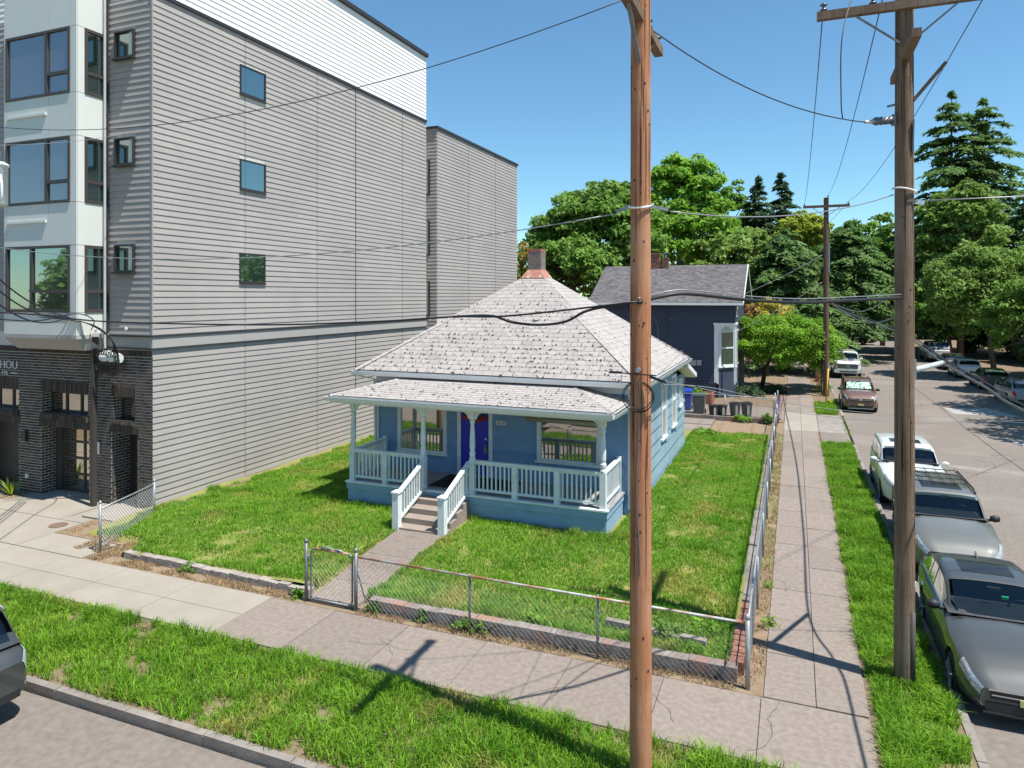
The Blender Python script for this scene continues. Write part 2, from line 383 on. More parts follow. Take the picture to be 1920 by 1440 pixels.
# beds under the pavements
front_walk = struct('front_pavement', MB().box(-30, 1.0, 9.50, 11.18, -.28, -.03), 'concrete_old')
slabs(front_walk, [-9.65, -8.1, -6.5, -4.95, -3.4, -1.9, -.46, 1.0], [9.52, 11.1], 'concrete_old')
slabs(front_walk, [-30, -28.2, -26.4, -24.6, -22.8, -21.0, -19.2, -17.4, -15.5, -13.6, -11.65, -9.65], [9.52, 10.3, 11.12], 'concrete_new', jit=.001, gap=.010)
side_walk = struct('side_pavement', MB().box(-.45, 1.0, 11.19, 75, -.28, -.03), 'concrete_old')
slabs(side_walk, [-.43, .30, .99], list(np.arange(11.12, 33.8, 1.41)), 'concrete_old', jit=.005)
slabs(side_walk, [-.43, .30, 1.02], [33.68, 36.3, 39.0], 'concrete_new', jit=.002)
slabs(side_walk, [-.43, .30, .99], list(np.arange(39.0, 66, 1.45)), 'concrete_old', jit=.005)
apron = struct('driveway_apron', MB().box(1.02, 2.19, 31.3, 38.6, -.28, -.035), 'concrete_old')
slabs(apron, [1.03, 2.17], [31.3, 33.7], 'asphalt', z=-.012)
slabs(apron, [1.03, 2.17], [33.7, 36.2, 38.6], 'concrete_kerb', z=-.008)
# forecourt of the tall building
fore = struct('forecourt', MB().box(-30, -16.45, 11.14, 15.2, -.28, -.03), 'concrete_new')
slabs(fore, [-30, -27, -24.0, -21.5], [11.14, 12.8, 14.6], 'concrete_new', jit=.001)
slabs(fore, [-21.5, -17.42], [11.14, 12.85], 'concrete_new', jit=.001); slabs(fore, [-21.5, -18.35], [12.86, 15.0], 'concrete_new', jit=.001); slabs(fore, [-18.34, -17.42], [12.86, 13.2], 'concrete_new', jit=.001); slabs(fore, [-17.41, -15.15], [11.14, 12.08], 'concrete_new', jit=.001)
slabs(fore, [-18.0, -16.5], [13.25, 15.1], 'concrete_new', z=.02, jit=.001)
cv = MB().lathe([(.001, 0), (.22, 0), (.22, .008), (.001, .008)], (-17.85, 12.5, .006), 20)
tag(cv.build('manhole_cover', 'iron_cover'), 'round rusty utility cover set in the pale concrete forecourt', 'manhole cover')
beds = struct('planting_bed', MB().box(-17.4, -15.0, 12.1, 13.22, -.2, .0), 'dry_earth')
bed2 = struct('planting_bed', MB().box(-23.6, -21.52, 13.5, 14.3, -.2, .012), 'dry_earth')

# verges
struct('front_verge', MB().box(-30, 2.18, 7.39, 9.51, -.28, -.03), 'earth')
struct('side_verge', MB().box(1.0, 2.19, 9.52, 31.3, -.28, -.03), 'earth')
struct('side_verge', MB().box(1.0, 2.19, 38.6, 75, -.28, -.03), 'earth')
struct('far_verge', MB().box(13.14, 40, 8, 112, -.28, -.04), 'earth')
struct('fence_margin', MB().box(-15.1, -8.9, 11.13, 12.6, -.28, -.012), 'dry_earth')
struct('fence_margin', MB().box(-8.89, -.44, 11.13, 11.6, -.28, -.012), 'dry_earth')
struct('fence_margin', MB().box(-.94, -.44, 11.6, 36.0, -.28, -.014), 'dry_earth')

# the lawn
def zl(x, y):
    x = np.asarray(x, float); y = np.asarray(y, float)
    z = .15 + .12 * sm(11.5, 14.5, y) - .13 * sm(-14.2, -16.3, x) * sm(11, 13, y) - .06 * sm(-1.8, -.9, x)
    z = z + .02 * np.sin(x * 1.3 + y * .7) + .014 * np.sin(x * 2.9 - y * 1.9) - .04 * sm(-9.2, -10.8, x) * sm(13.2, 11.6, y)
    return z
gx = np.linspace(-16.55, -.92, 126); gy = np.linspace(11.54, 30.6, 140)
GX, GY = np.meshgrid(gx, gy, indexing='ij'); GZ = zl(GX, GY)
GZ = np.where((GX > -9.15) & (GX < -7.6) & (GY < 15.2), GZ - .16, GZ)          # the front walk is cut in
GZ = np.where((GX < -14.35) & (GY < 12.3), -.06, GZ)
lawn = MB().grid(np.dstack([GX, GY, GZ]).tolist()); lawn.f = [f[::-1] for f in lawn.f]
struct('lawn', lawn, 'lawn_soil', smooth=True)
# rear drive of the blue house, cracked old concrete in two strips
drive = struct('rear_driveway', MB().box(-17, -.92, 30.6, 35.4, -.25, -.02), 'dry_earth')
slabs(drive, list(np.arange(-16.5, -.9, 2.6)), [30.65, 31.9, 33.1, 34.6], 'concrete_old', z=.10, jit=.012, gap=.03)
struct('neighbour_yard', MB().box(-40, -.46, 35.4, 75, -.25, .02), 'earth')
slabs(struct('neighbour_drive', MB().box(-30, -.47, 36.0, 39.4, -.1, .03), 'concrete_old'), list(np.arange(-9, -.4, 2.1)), [36.05, 39.3], 'concrete_old', z=.10, jit=.006)
# front walk up to the steps: three old slabs
walk = struct('front_walk', MB().hexa([(-8.86, 11.3, -.1), (-7.86, 11.3, -.1), (-7.70, 14.95, -.1), (-8.98, 14.95, -.1), (-8.86, 11.3, 0), (-7.86, 11.3, 0), (-7.70, 14.95, .2), (-8.98, 14.95, .2)]), 'concrete_old')
ys = [11.28, 12.2, 13.4, 14.95]
for a, b_ in zip(ys[:-1], ys[1:]):
    za, zb = .03 + .27 * sm(11.3, 14.6, a), .03 + .27 * sm(11.3, 14.6, b_)
    xa, xb = -8.92 - .02 * (a - 11.3), -8.92 - .02 * (b_ - 11.3); ra, rb = -7.82 + .03 * (a - 11.3), -7.82 + .03 * (b_ - 11.3)
    MB().hexa([(xa, a + .006, za - .12), (ra, a + .006, za - .12), (rb, b_ - .006, zb - .12), (xb, b_ - .006, zb - .12), (xa, a + .006, za), (ra, a + .006, za), (rb, b_ - .006, zb), (xb, b_ - .006, zb)]).build('slab', 'concrete_old', walk)

# low retaining walls round the lawn
def wall_run(label, p0, p1, n, wdt, z0, z1, m, jit=.012, crumble=0.0):
    t = thing('garden_wall', label, 'garden wall', (p0[0], p0[1], 0))
    d = Vector((p1[0] - p0[0], p1[1] - p0[1], 0)); L = d.length; d.normalize(); nrm = Vector((-d.y, d.x, 0))
    for i in range(n):
        a, b_ = i / n * L + .006, (i + 1) / n * L - .006; zt = z1 + rng.uniform(-jit, jit) - crumble * rng.random(); o = rng.uniform(-jit, jit)
        lo = nrm * (o - wdt / 2); hi = nrm * (o + wdt / 2); zt2 = zt - crumble * .4 * rng.random()
        c = [d * a + lo, d * b_ + lo, d * b_ + hi, d * a + hi]
        MB().hexa([(*q.xy, z0) for q in c] + [(c[0].x, c[0].y, zt), (c[1].x, c[1].y, zt2), (c[2].x, c[2].y, zt2), (c[3].x, c[3].y, zt)]).build('block', m, t)
    return t
wall_run('low grey concrete wall behind the front wire fence', (-7.55, 11.48), (-.82, 11.48), 9, .2, -.1, .20, 'concrete_wall')
wall_run('crumbling low concrete edging along the unfenced front lawn', (-14.25, 11.60), (-8.98, 11.50), 20, .17, -.08, .15, 'concrete_pale', .006, .035)
wall_run('long pale concrete lawn edging beside the side fence', (-.86, 14.0), (-.94, 30.8), 16, .22, -.1, .22, 'concrete_kerb')
t = wall_run('short stretch of red brick lawn edging at the fence corner', (-.84, 11.62), (-.86, 13.98), 22, .22, -.1, .19, 'brick_red', .012)
wall_run('broken grey kerb blocks sunk in the lawn near the corner', (-3.1, 12.15), (-1.35, 12.0), 4, .12, 0, .26, 'concrete_kerb', .02)
# hairline cracks in the old pavements
ck = MB()
for x0, y0, a0, n in ((-3.9, 9.55, 1.3, 12), (-6.1, 9.6, .9, 10), (-7.2, 10.2, .1, 14), (-2.4, 10.9, -.5, 12), (.1, 19.3, .3, 8), (.6, 24.4, 1.2, 9), (-.2, 15.2, .7, 8), (-.6, 9.7, .8, 14)):
    x, y, a = x0, y0, a0
    for i in range(n):
        a += rng.normal(0, .4); x2, y2 = x + .11 * math.cos(a), y + .11 * math.sin(a); nx, ny = -math.sin(a) * .0025, math.cos(a) * .0025
        ck.add([(x - nx, y - ny, .0085), (x + nx, y + ny, .0085), (x2 + nx, y2 + ny, .0085), (x2 - nx, y2 - ny, .0085)], [(0, 1, 2, 3)]); x, y = x2, y2
ck.build('crack', 'seam', front_walk, kind='stuff')
# bare soil along the foot of the tall building
sx_ = np.linspace(-16.6, -16.0, 4); sy_ = np.linspace(13.9, 30.4, 60); SX, SY = np.meshgrid(sx_, sy_, indexing='ij'); SZ = zl(SX, SY) + .006 - .10 * sm(-16.25, -16.6, SX)
sb2 = MB().grid(np.dstack([SX, SY, SZ]).tolist()); sb2.f = [f[::-1] for f in sb2.f]; struct('soil_strip', sb2, 'dry_earth', smooth=True)
# ================================================================== tall grey building
TB = thing('apartment_building', 'tall grey lap-sided apartment building with dark brick ground floor', 'building', (-16.6, 14.3, 0))
def WB(mb, name, m, parent=TB, **k): return mb.build(name, m, parent, world=True, **k)
ZT = 14.5
core = MB()
core.box(-30, -16.63, 14.34, 29.97, 4.3, 17.7)            # upper storeys
core.box(-30, -16.63, 15.02, 29.97, -.1, 4.3)             # ground floor behind the recesses
core.box(-30, -17.6, 29.97, 31.12, -.1, ZT)               # light well back
core.box(-30, -16.63, 31.12, 42.0, -.1, ZT - .02)         # rear block
WB(core, 'wall', 'mortar')
def lap_board(x0, x1, z0, z1, th=.024, t2=.004):          # board in a local frame: u along x, out = -y
    return MB().hexa([(x0, -th, z0), (x1, -th, z0), (x1, 0, z0), (x0, 0, z0), (x0, -t2, z1 + .012), (x1, -t2, z1 + .012), (x1, 0, z1 + .012), (x0, 0, z1 + .012)])
def boards(rows, segs, place, m, parent, single, cuts=()):
    """rows: list of (z0,z1); segs: list of (u0,u1) with joints between; cuts: (u0,u1,z0,z1) openings. place(u,out,z)->point"""
    joined = MB()
    cache = {}
    for z0, z1 in rows:
        for u0, u1 in segs:
            spans = [(u0 + .004, u1 - .004)]
            for a, b_, c, d in cuts:
                if z1 > c + .01 and z0 < d - .01:
                    new = []
                    for s0, s1 in spans:
                        if b_ <= s0 or a >= s1: new.append((s0, s1)); continue
                        if a - s0 > .03: new.append((s0, a))
                        if s1 - b_ > .03: new.append((b_, s1))
                    spans = new
            for s0, s1 in spans:
                th, t2 = .026, .004
                P = [place(s0, th, z0), place(s1, th, z0), place(s1, 0, z0), place(s0, 0, z0), place(s0, t2, z1 + .01), place(s1, t2, z1 + .01), place(s1, 0, z1 + .01), place(s0, 0, z1 + .01)]
                if single: MB().hexa(P).build('siding_board', m, parent, world=True)
                else: joined.hexa(P)
    if joined.v:
        WB(joined, 'siding_boards', m, parent, kind='stuff', tone=True)
side_place = lambda u, o, z: (-16.63 + o, u, z)
front_place = lambda u, o, z: (u, 14.34 - o, z)
E_ = .178
low = [(.12 + i * E_, .12 + (i + 1) * E_) for i in range(24)]; low.append((.12 + 24 * E_, 4.49))
up = [(4.91 + i * E_, 4.91 + (i + 1) * E_) for i in range(53)]; up.append((4.91 + 53 * E_, ZT - .05))
win_side = [(17.63, 18.81, 9.45, 10.44), (17.61, 18.79, 6.42, 7.40), (17.63, 18.81, 12.55, 13.5)]
boards(low + up, [(14.33, 17.87), (17.87, 21.58)], side_place, 'lap_grey', TB, True, win_side)
boards(low + up, [(21.58, 24.06), (24.06, 27.74), (27.74, 29.97)], side_place, 'lap_grey', TB, False)
boards(low + up, [(31.12, 34.74), (34.74, 38.44), (38.44, 42.0)], side_place, 'lap_grey', TB, False)
white_rows = [(ZT + .06 + i * E_, ZT + .06 + (i + 1) * E_) for i in range(17)]
boards(white_rows, [(14.33, 17.87), (17.87, 21.58), (21.58, 24.06), (24.06, 27.74), (27.74, 29.97)], side_place, 'lap_white', TB, False)
win_front = [(-18.02, -17.26, 9.72, 10.5), (-18.02, -17.26, 6.68, 7.46), (-18.02, -17.26, 12.76, 13.54)]
boards(up, [(-18.36, -16.63)], front_place, 'lap_grey', TB, True, win_front)
boards(up, [(-30, -25.5), (-25.5, -21.5)], front_place, 'lap_grey', TB, False)
boards(white_rows, [(-30, -16.63)], front_place, 'lap_white', TB, False)
# the face of the rear block in the light well
boards([(.12 + i * E_, .12 + (i + 1) * E_) for i in range(80)], [(-17.6, -16.63)], lambda u, o, z: (u, 31.12 - o, z), 'lap_grey', TB, False)
for z in (5.0, 8.05, 11.1):
    fr = WB(MB().box(-17.6, -17.02, 31.05, 31.115, z, z + 1.75), 'window', 'dark_metal'); WB(MB().box(-17.58, -17.06, 31.042, 31.05, z + .05, z + 1.7), 'pane', 'glass_dark', fr)
# corner trims, joints, band and flashings
WB(MB().box(-16.66, -16.598, 14.308, 14.338, 4.9, 17.6), 'corner_trim', 'lap_grey')
for y in (24.06,): WB(MB().box(-16.612, -16.596, y - .014, y + .014, .1, ZT - .05), 'joint_strip', 'flashing')
for y in (17.87, 21.58, 27.74, 34.74, 38.44): WB(MB().box(-16.618, -16.600, y - .004, y + .004, .1, ZT - .05), 'joint_strip', 'galv_dark')
WB(MB().box(-16.63, -16.585, 14.30, 29.97, 4.535, 4.845), 'band_board', 'trim_grey')
WB(MB().box(-18.38, -16.63, 14.30, 14.34, 4.535, 4.845), 'band_board', 'trim_grey')
for z in (4.845, 4.495):
    WB(MB().box(-16.63, -16.555, 14.26, 29.97, z, z + .045), 'flashing', 'flashing')
    WB(MB().box(-18.38, -16.63, 14.26, 14.34, z, z + .045), 'flashing', 'flashing')
WB(MB().box(-16.63, -16.56, 14.28, 29.98, ZT - .05, ZT + .05), 'flashing', 'flashing')
WB(MB().box(-30, -16.5, 14.2, 30.02, 17.62, 17.78), 'parapet_cap', 'flashing')
WB(MB().box(-30, -16.54, 31.03, 42.06, ZT - .09, ZT + .03), 'parapet_cap', 'flashing')
WB(MB().box(-16.63, -16.60, 14.34, 42.0, -.1, .12), 'foundation', 'concrete_wall')
WB(MB().tube([(-17.5, 36.6, ZT), (-17.5, 36.6, ZT + .35)], .05, 8), 'roof_vent', 'lap_white')
# windows in the siding
def side_window(y0, y1, z0, z1, pane='glass_dark'):
    w_ = WB(MB().box(-16.65, -16.575, y0, y1, z0, z0 + .06).box(-16.65, -16.575, y0, y1, z1 - .05, z1).box(-16.65, -16.575, y0, y0 + .05, z0 + .06, z1 - .05).box(-16.65, -16.575, y1 - .05, y1, z0 + .06, z1 - .05), 'window', 'dark_metal')
    WB(MB().box(-16.64, -16.60, y0 + .05, y1 - .05, z0 + .06, z1 - .05), 'pane', pane, w_)
    WB(MB().box(-16.60, -16.56, y0 - .01, y1 + .01, z0 - .045, z0 - .002), 'sill', 'dark_metal', w_)
side_window(17.63, 18.81, 9.45, 10.44); side_window(17.61, 18.79, 6.42, 7.40); side_window(17.63, 18.81, 12.55, 13.5)
for a, b_, c, d in win_front:
    w_ = WB(MB().box(a, b_, 14.24, 14.36, c, c + .05).box(a, b_, 14.24, 14.36, d - .04, d).box(a, a + .04, 14.24, 14.36, c + .05, d - .04).box(b_ - .04, b_, 14.24, 14.36, c + .05, d - .04), 'window', 'dark_metal')
    WB(MB().box(a + .04, b_ - .04, 14.32, 14.345, c + .05, d - .04), 'pane', 'glass_dark', w_)
    WB(MB().box(b_ - .24, b_ - .05, 14.312, 14.32, c + .06, d - .05), 'blind', 'bay_panel', w_)
    WB(MB().box(a - .02, b_ + .02, 14.16, 14.29, c - .05, c - .004), 'sill', 'dark_metal', w_)

# ---- bay of white panels
BX0, BX1, BY = -21.46, -18.40, 13.40
WB(MB().box(BX0 + .05, BX1 - .05, BY + .05, 14.335, 4.90, 17.5), 'bay_wall', 'mortar')
bay = WB(MB().box(BX0 - .02, BX1 + .02, BY - .02, 14.335, 4.80, 4.90), 'bay_floor', 'trim_grey')
def panel(x0, x1, z0, z1): WB(MB().box(x0 + .006, x1 - .006, BY, BY + .03, z0 + .006, z1 - .006), 'panel', 'bay_panel', bay)
def spanel(y0, y1, z0, z1): WB(MB().box(BX1 - .03, BX1, y0 + .006, y1 - .006, z0 + .006, z1 - .006), 'panel', 'bay_panel', bay)
heads = [(5.54, 7.42), (8.62, 10.46), (11.66, 13.5)]
zs = [4.90] + [v for h in heads for v in h] + [17.5]
for i in range(0, len(zs) - 1, 2):
    z0, z1 = zs[i], zs[i + 1]
    zm = (z0 + z1) / 2
    for xa, xb in ((BX0, -21.36), (-21.36, -19.55), (-19.55, -18.66), (-18.66, BX1)): panel(xa, xb, z0, z1)
    spanel(BY + .03, 14.335, z0, z1)
    if i: 
        WB(MB().box(-21.30, -19.62, BY - .05, BY - .001, zm + .06, zm + .13), 'reveal_ledge', 'bay_panel', bay)
for k, (z0, z1) in enumerate(heads):
    panel(BX0, -21.36, z0, z1); panel(-18.66, BX1, z0, z1); spanel(BY + .03, BY + .24, z0, z1)
    xm = (-19.72, -19.62, -19.62)[k]
    xm = -20.25 if k == 0 else -19.62
    fr = MB()
    for a, b_, c, d in ((-21.36, -18.66, z0, z0 + .07), (-21.36, -18.66, z1 - .07, z1), (-21.36, -21.29, z0 + .07, z1 - .07), (-18.73, -18.66, z0 + .07, z1 - .07), (xm - .05, xm + .05, z0 + .07, z1 - .07)):
        fr.box(a, b_, BY - .03, BY + .06, c, d)
    tz = z0 + .55
    fr.box(xm + .05, -18.73, BY - .028, BY + .06, tz, tz + .09)
    w_ = WB(fr, 'window', 'bronze_frame', bay)
    g = 'glass_dark' if k == 0 else 'glass_shade'
    WB(MB().box(-21.29, xm - .05, BY + .02, BY + .03, z0 + .07, z1 - .07), 'pane', g, bay)
    WB(MB().box(xm + .05, -18.73, BY + .02, BY + .03, tz + .09, z1 - .07), 'pane', g, bay)
    WB(MB().box(xm + .05, -18.73, BY + .02, BY + .03, z0 + .07, tz), 'pane', g, bay)
    # slim window on the return
    fr = MB()
    for a, b_, c, d in ((BY + .24, 14.26, z0, z0 + .08), (BY + .24, 14.26, z1 - .08, z1), (BY + .24, BY + .31, z0 + .08, z1 - .08), (14.19, 14.26, z0 + .08, z1 - .08), (BY + .31, 14.19, tz, tz + .09)):
        fr.box(BX1 - .06, BX1 + .03, a, b_, c, d)
    WB(fr, 'window', 'bronze_frame', bay)
    WB(MB().box(BX1 - .03, BX1 - .02, BY + .31, 14.19, tz + .09, z1 - .08), 'pane', 'glass_dark', bay)
    WB(MB().box(BX1 - .03, BX1 - .02, BY + .31, 14.19, z0 + .08, tz), 'pane', 'glass_dark', bay)
WB(MB().hexa([(BX0 + .1, 13.72, 4.46), (BX1 - .1, 13.72, 4.46), (BX1 - .1, 14.335, 4.46), (BX0 + .1, 14.335, 4.46), (BX0, BY, 4.80), (BX1, BY, 4.80), (BX1, 14.335, 4.80), (BX0, 14.335, 4.80)]), 'bay_skirt', 'trim_grey', bay)
WB(MB().tube([(-18.33, 14.20, 4.5), (-18.33, 14.20, 17)], .035, 8), 'downpipe', 'pipe_grey')
WB(MB().box(-18.38, -18.30, 14.27, 14.338, 4.9, 17.5), 'corner_trim', 'bronze_frame')

# ---- brick ground floor: every brick is laid, joined because each is only a few pixels
bk = MB(); BL, BH, JT = .222, .066, .018
def lay(u0, u1, z0, z1, place, cuts=(), depth=.03):
    r_ = 0; z = z0
    while z < z1 - .02:
        zt = min(z + BH, z1); u = u0 - (BL / 2 if r_ % 2 else 0)
        while u < u1:
            a, b_ = max(u, u0), min(u + BL - JT, u1)
            if b_ - a > .03:
                spans = [(a, b_)]
                for c0, c1, d0, d1 in cuts:
                    if zt > d0 + .005 and z < d1 - .005:
                        new = []
                        for s0, s1 in spans:
                            if c1 <= s0 or c0 >= s1: new.append((s0, s1)); continue
                            if c0 - s0 > .02: new.append((s0, c0))
                            if s1 - c1 > .02: new.append((c1, s1))
                        spans = new
                for s0, s1 in spans:
                    o = .010 + rng.uniform(-.002, .002)
                    bk.hexa([place(s0, o, z), place(s1, o, z), place(s1, 0, z), place(s0, 0, z), place(s0, o, zt), place(s1, o, zt), place(s1, 0, zt), place(s0, 0, zt)])
            u += BL
        z += BH + JT; r_ += 1
def soldier(u0, u1, z0, z1, place, o=.03):
    u = u0
    while u < u1 - .02:
        b_ = min(u + .050, u1)
        bk.hexa([place(u, o, z0), place(b_, o, z0), place(b_, 0, z0), place(u, 0, z0), place(u, o, z1), place(b_, o, z1), place(b_, 0, z1), place(u, 0, z1)]); u += .076
fp = lambda u, o, z: (u, 14.34 - o, z)
openA = (-18.22, -17.16, 0, 2.08); winA = (-18.16, -17.30, 2.42, 3.12)
openB = (-21.23, -19.15, 0, 2.06); winB = (-21.18, -19.20, 2.45, 3.12)
openC = (-24.4, -22.26, 0, 2.06); winC = (-24.4, -22.26, 2.45, 3.12)
cuts = [openA, (winA[0], winA[1], 2.08, 3.38), openB, (winB[0], winB[1], 2.06, 3.38), openC, (-24.4, -22.26, 2.06, 3.40)]
lay(-30, -16.62, .0, 4.28, fp, cuts); soldier(-30, -16.64, 4.29, 4.46, fp, .024)
for o_, w_, l1 in ((openA, winA, 3.43), (openB, winB, 3.43), (openC, winC, 3.43)):
    soldier(o_[0] - .06, o_[1] + .06, o_[3] + .01, o_[3] + .22, fp)                # over the door
    soldier(w_[0] - .02, w_[1] + .02, o_[3] + .235, w_[2] - .01, lambda u, o, z: fp(u, .075, z) if o else fp(u, o, z))   # projecting sill
    soldier(w_[0] - .04, w_[1] + .04, w_[3] + .0, l1 + .01, fp); WB(MB().box(w_[0] + .012, w_[1] - .012, 14.31, 14.66, w_[2] - .006, w_[2] + .02), 'sill', 'bronze_frame')                  # lintel
pier = MB()
for a, b_ in ((-17.16, -16.63), (-19.15, -18.22), (-22.26, -21.23), (-30, -24.4)): pier.box(a, b_, 14.34, 15.02, -.1, 2.08)
for a, b_ in ((-17.30, -16.63), (-19.20, -18.16), (-22.26, -21.18)): pier.box(a, b_, 14.34, 15.02, 2.42, 3.12)
pier.box(-30, -16.63, 14.34, 15.02, 2.08, 2.42); pier.box(-30, -16.63, 14.34, 15.02, 3.12, 4.3)
WB(pier, 'wall', 'mortar')
for xr, z1 in ((-18.22, 2.06), (-21.23, 2.04), (-22.26 - 2.14, 2.04)):            # the returns of the piers that face the side street
    lay(14.34, 14.98, 0, z1, lambda u, o, z, xr=xr: (xr + o, u, z))
lay(14.30, 14.98, 0, 2.05, lambda u, o, z: (-17.16 - o, u, z))
lay(14.33, 14.9, 2.44, 3.2, lambda u, o, z: (-18.16 + o, u, z)); lay(14.33, 14.9, 2.46, 3.1, lambda u, o, z: (-21.18 + o, u, z))
WB(bk, 'brickwork', 'brick_dark', kind='stuff', tone=True)
# entry recess with a panelled steel door and letter box
d_ = WB(MB().box(-18.2, -17.2, 14.94, 15.0, .02, 2.06), 'door', 'dark_metal')
WB(MB().box(-17.50, -17.30, 14.925, 14.94, 1.05, 1.10), 'letter_slot', 'galv', d_); WB(MB().box(-17.46, -17.34, 14.925, 14.94, 1.28, 1.36), 'keypad', 'galv_dark', d_)
def multi_window(x0, x1, z0, z1, n, y=14.62):
    fr = MB().box(x0, x1, y, y + .08, z0, z0 + .06).box(x0, x1, y, y + .08, z1 - .06, z1)
    xs = np.linspace(x0, x1, n + 1)
    for i, x in enumerate(xs): fr.box(max(x - .04, x0), min(x + .04, x1), y, y + .08, z0 + .06, z1 - .06)
    w_ = WB(fr, 'window', 'dark_metal')
    for a, b_ in zip(xs[:-1], xs[1:]): WB(MB().box(a + .04, b_ - .04, y + .03, y + .04, z0 + .06, z1 - .06), 'pane', 'glass_garage', w_)
multi_window(-18.15, -17.32, 2.44, 3.12, 1); multi_window(-21.16, -19.22, 2.47, 3.1, 3); multi_window(-24.3, -22.3, 2.47, 3.1, 3)
# glazed garage door, panes in a dark grid
def garage(x0, x1, z1, nx, nz, glass, y=14.9):
    xs = np.linspace(x0, x1, nx + 1); zs_ = np.linspace(.05, z1, nz + 1); fr = MB()
    for x in xs: fr.box(max(x - .035, x0), min(x + .035, x1), y - .03, y + .05, .02, z1)
    for z in zs_:
        for a, b_ in zip(xs[:-1], xs[1:]): fr.box(a + .035, b_ - .035, y - .028, y + .05, max(z - .035, .02), min(z + .035, z1))
    dr = WB(fr, 'garage_door', 'bronze_frame')
    for a, b_ in zip(xs[:-1], xs[1:]):
        for c, d in zip(zs_[:-1], zs_[1:]): WB(MB().box(a + .035, b_ - .035, y, y + .012, c + .035, d - .035), 'pane', glass, dr)
garage(-20.98, -19.17, 2.03, 2, 4, 'glass_garage')
WB(MB().box(-21.22, -20.98, 14.78, 14.98, .02, 2.05), 'jamb', 'bronze_frame')
garage(-22.62, -22.28, 2.03, 1, 4, 'frosted')
dd = WB(MB().box(-24.3, -22.62, 14.88, 14.96, .02, 2.03), 'door', 'dark_metal'); WB(MB().box(-22.78, -22.72, 14.84, 14.88, .95, 1.3), 'handle', 'steel', dd)
# lamps, outlets and the letters on the wall
WB(MB().box(-21.96, -21.80, 14.22, 14.31, 1.55, 1.85), 'wall_lamp', 'dark_metal'); WB(MB().box(-21.86, -21.76, 14.26, 14.31, .42, .55), 'outlet_cover', 'lap_white')
WB(MB().box(-18.95, -18.72, 14.27, 14.31, 3.62, 4.22).box(-18.72, -18.60, 14.275, 14.308, 3.64, 4.2), 'vent_box', 'dark_metal')
WB(MB().add([(-18.86, 14.312, 1.42), (-18.70, 14.312, 1.40), (-18.68, 14.312, 1.74), (-18.82, 14.312, 1.78)], [(0, 1, 2, 3)]), 'paper_notice', 'lap_white')
def text(body, x, y, z, size, parent, m='sign_white', rot=(R(90), 0, 0), ext=.012, name='lettering', thin=-.0, align='CENTER'):
    c = bpy.data.curves.new(name, 'FONT'); c.body = body; c.size = size; c.extrude = ext; c.align_x = align; c.offset = thin; c.resolution_u = 3
    o = bpy.data.objects.new(name, c); COL.objects.link(o)
    dg = bpy.context.evaluated_depsgraph_get(); me = bpy.data.meshes.new_from_object(o.evaluated_get(dg)); bpy.data.objects.remove(o)
    me.materials.clear(); me.materials.append(MATS[m]); r_ = root_of(parent) if parent else None
    q = link(name, me, parent, Vector((x, y, z)) - (r_.location if r_ else Vector())); q.rotation_euler = rot
    return q
sg = WB(MB().box(-22.56, -22.28, 14.285, 14.305, 3.60, 3.625), 'sign_bar', 'sign_white')
text('HOU', -22.68, 14.30, 3.74, .38, sg, thin=-.011); text('FTS', -22.86, 14.30, 3.54, .18, sg, thin=-.005)
# service mast with weatherheads at the corner of the bay
MS = thing('service_mast', 'dark steel service mast in front of the brick pier', 'service mast', (-18.55, 14.02, 0))
MB().bar((0, 0, 0), (0, 0, 4.62), .13, .13).build('mast', 'bronze_frame', MS)
MB().bar((0, .06, 4.62), (.3, -.16, 4.9), .16, .12).build('head', 'dark_metal', MS)
for k, (x, z) in enumerate(((.12, 4.98), (.42, 4.93), (1.35, 5.03))):
    MB().lathe([(.02, 0), (.045, .02), (.05, .06), (.03, .1), (.02, .12)], (x, -.05, z), 10).build('insulator', 'steel', MS)
MB().box(-.02, .5, .05, .12, 4.9, 4.93).build('bracket', 'galv', MS)
MB().lathe([(.001, -.16), (.15, -.16), (.17, -.1), (.17, .1), (.15, .16), (.001, .16)], (.45, .08, 4.28), 14, 'x').build('meter_drum', 'transformer', MS)
MB().lathe([(.001, -.16), (.13, -.16), (.15, -.1), (.15, .1), (.13, .16), (.001, .16)], (.78, .08, 4.24), 14, 'x').build('meter_drum', 'transformer', MS)
lp = MB()
for k in range(9):
    x0 = .1 + .1 * k; rr = .30 + .05 * rng.random()
    pts = [(x0 + .05 * math.sin(a * 2) + .12 * math.cos(a), -.02 - .06 * math.sin(a), 4.12 + rr * math.sin(a) * 1.0) for a in np.linspace(-.5 + .2 * rng.random(), 5.2, 16)]
    lp.tube(pts, .012, 5)
lp.build('wire_loops', 'wire_black', MS, smooth=True)
cab = MB()
for k in range(5):
    p = [(-.6 + .02 * k, -.8 - .1 * k, 5.55 - .03 * k), (.4 + .03 * k, -.4, 5.2), (.86 + .05 * k, -.12, 4.78 - .05 * k), (.85 + .04 * k, -.05, 4.3 - .1 * k), (.6 + .03 * k, 0, 3.95 - .05 * k), (.2 + .1 * k, 0, 4.05)]
    q = [Vector(a) for a in p]; pts = []
    for i in range(len(q) - 1):
        p0, p1, p2, p3 = q[max(i - 1, 0)], q[i], q[i + 1], q[min(i + 2, len(q) - 1)]
        for t_ in np.linspace(0, 1, 6)[:-1]: pts.append(.5 * ((2 * p1) + (p2 - p0) * t_ + (2 * p0 - 5 * p1 + 4 * p2 - p3) * t_ ** 2 + (3 * p1 - p0 - 3 * p2 + p3) * t_ ** 3))
    pts.append(q[-1]); cab.tube(pts, .014, 5)
cab.build('drip_loops', 'wire_black', MS, smooth=True)
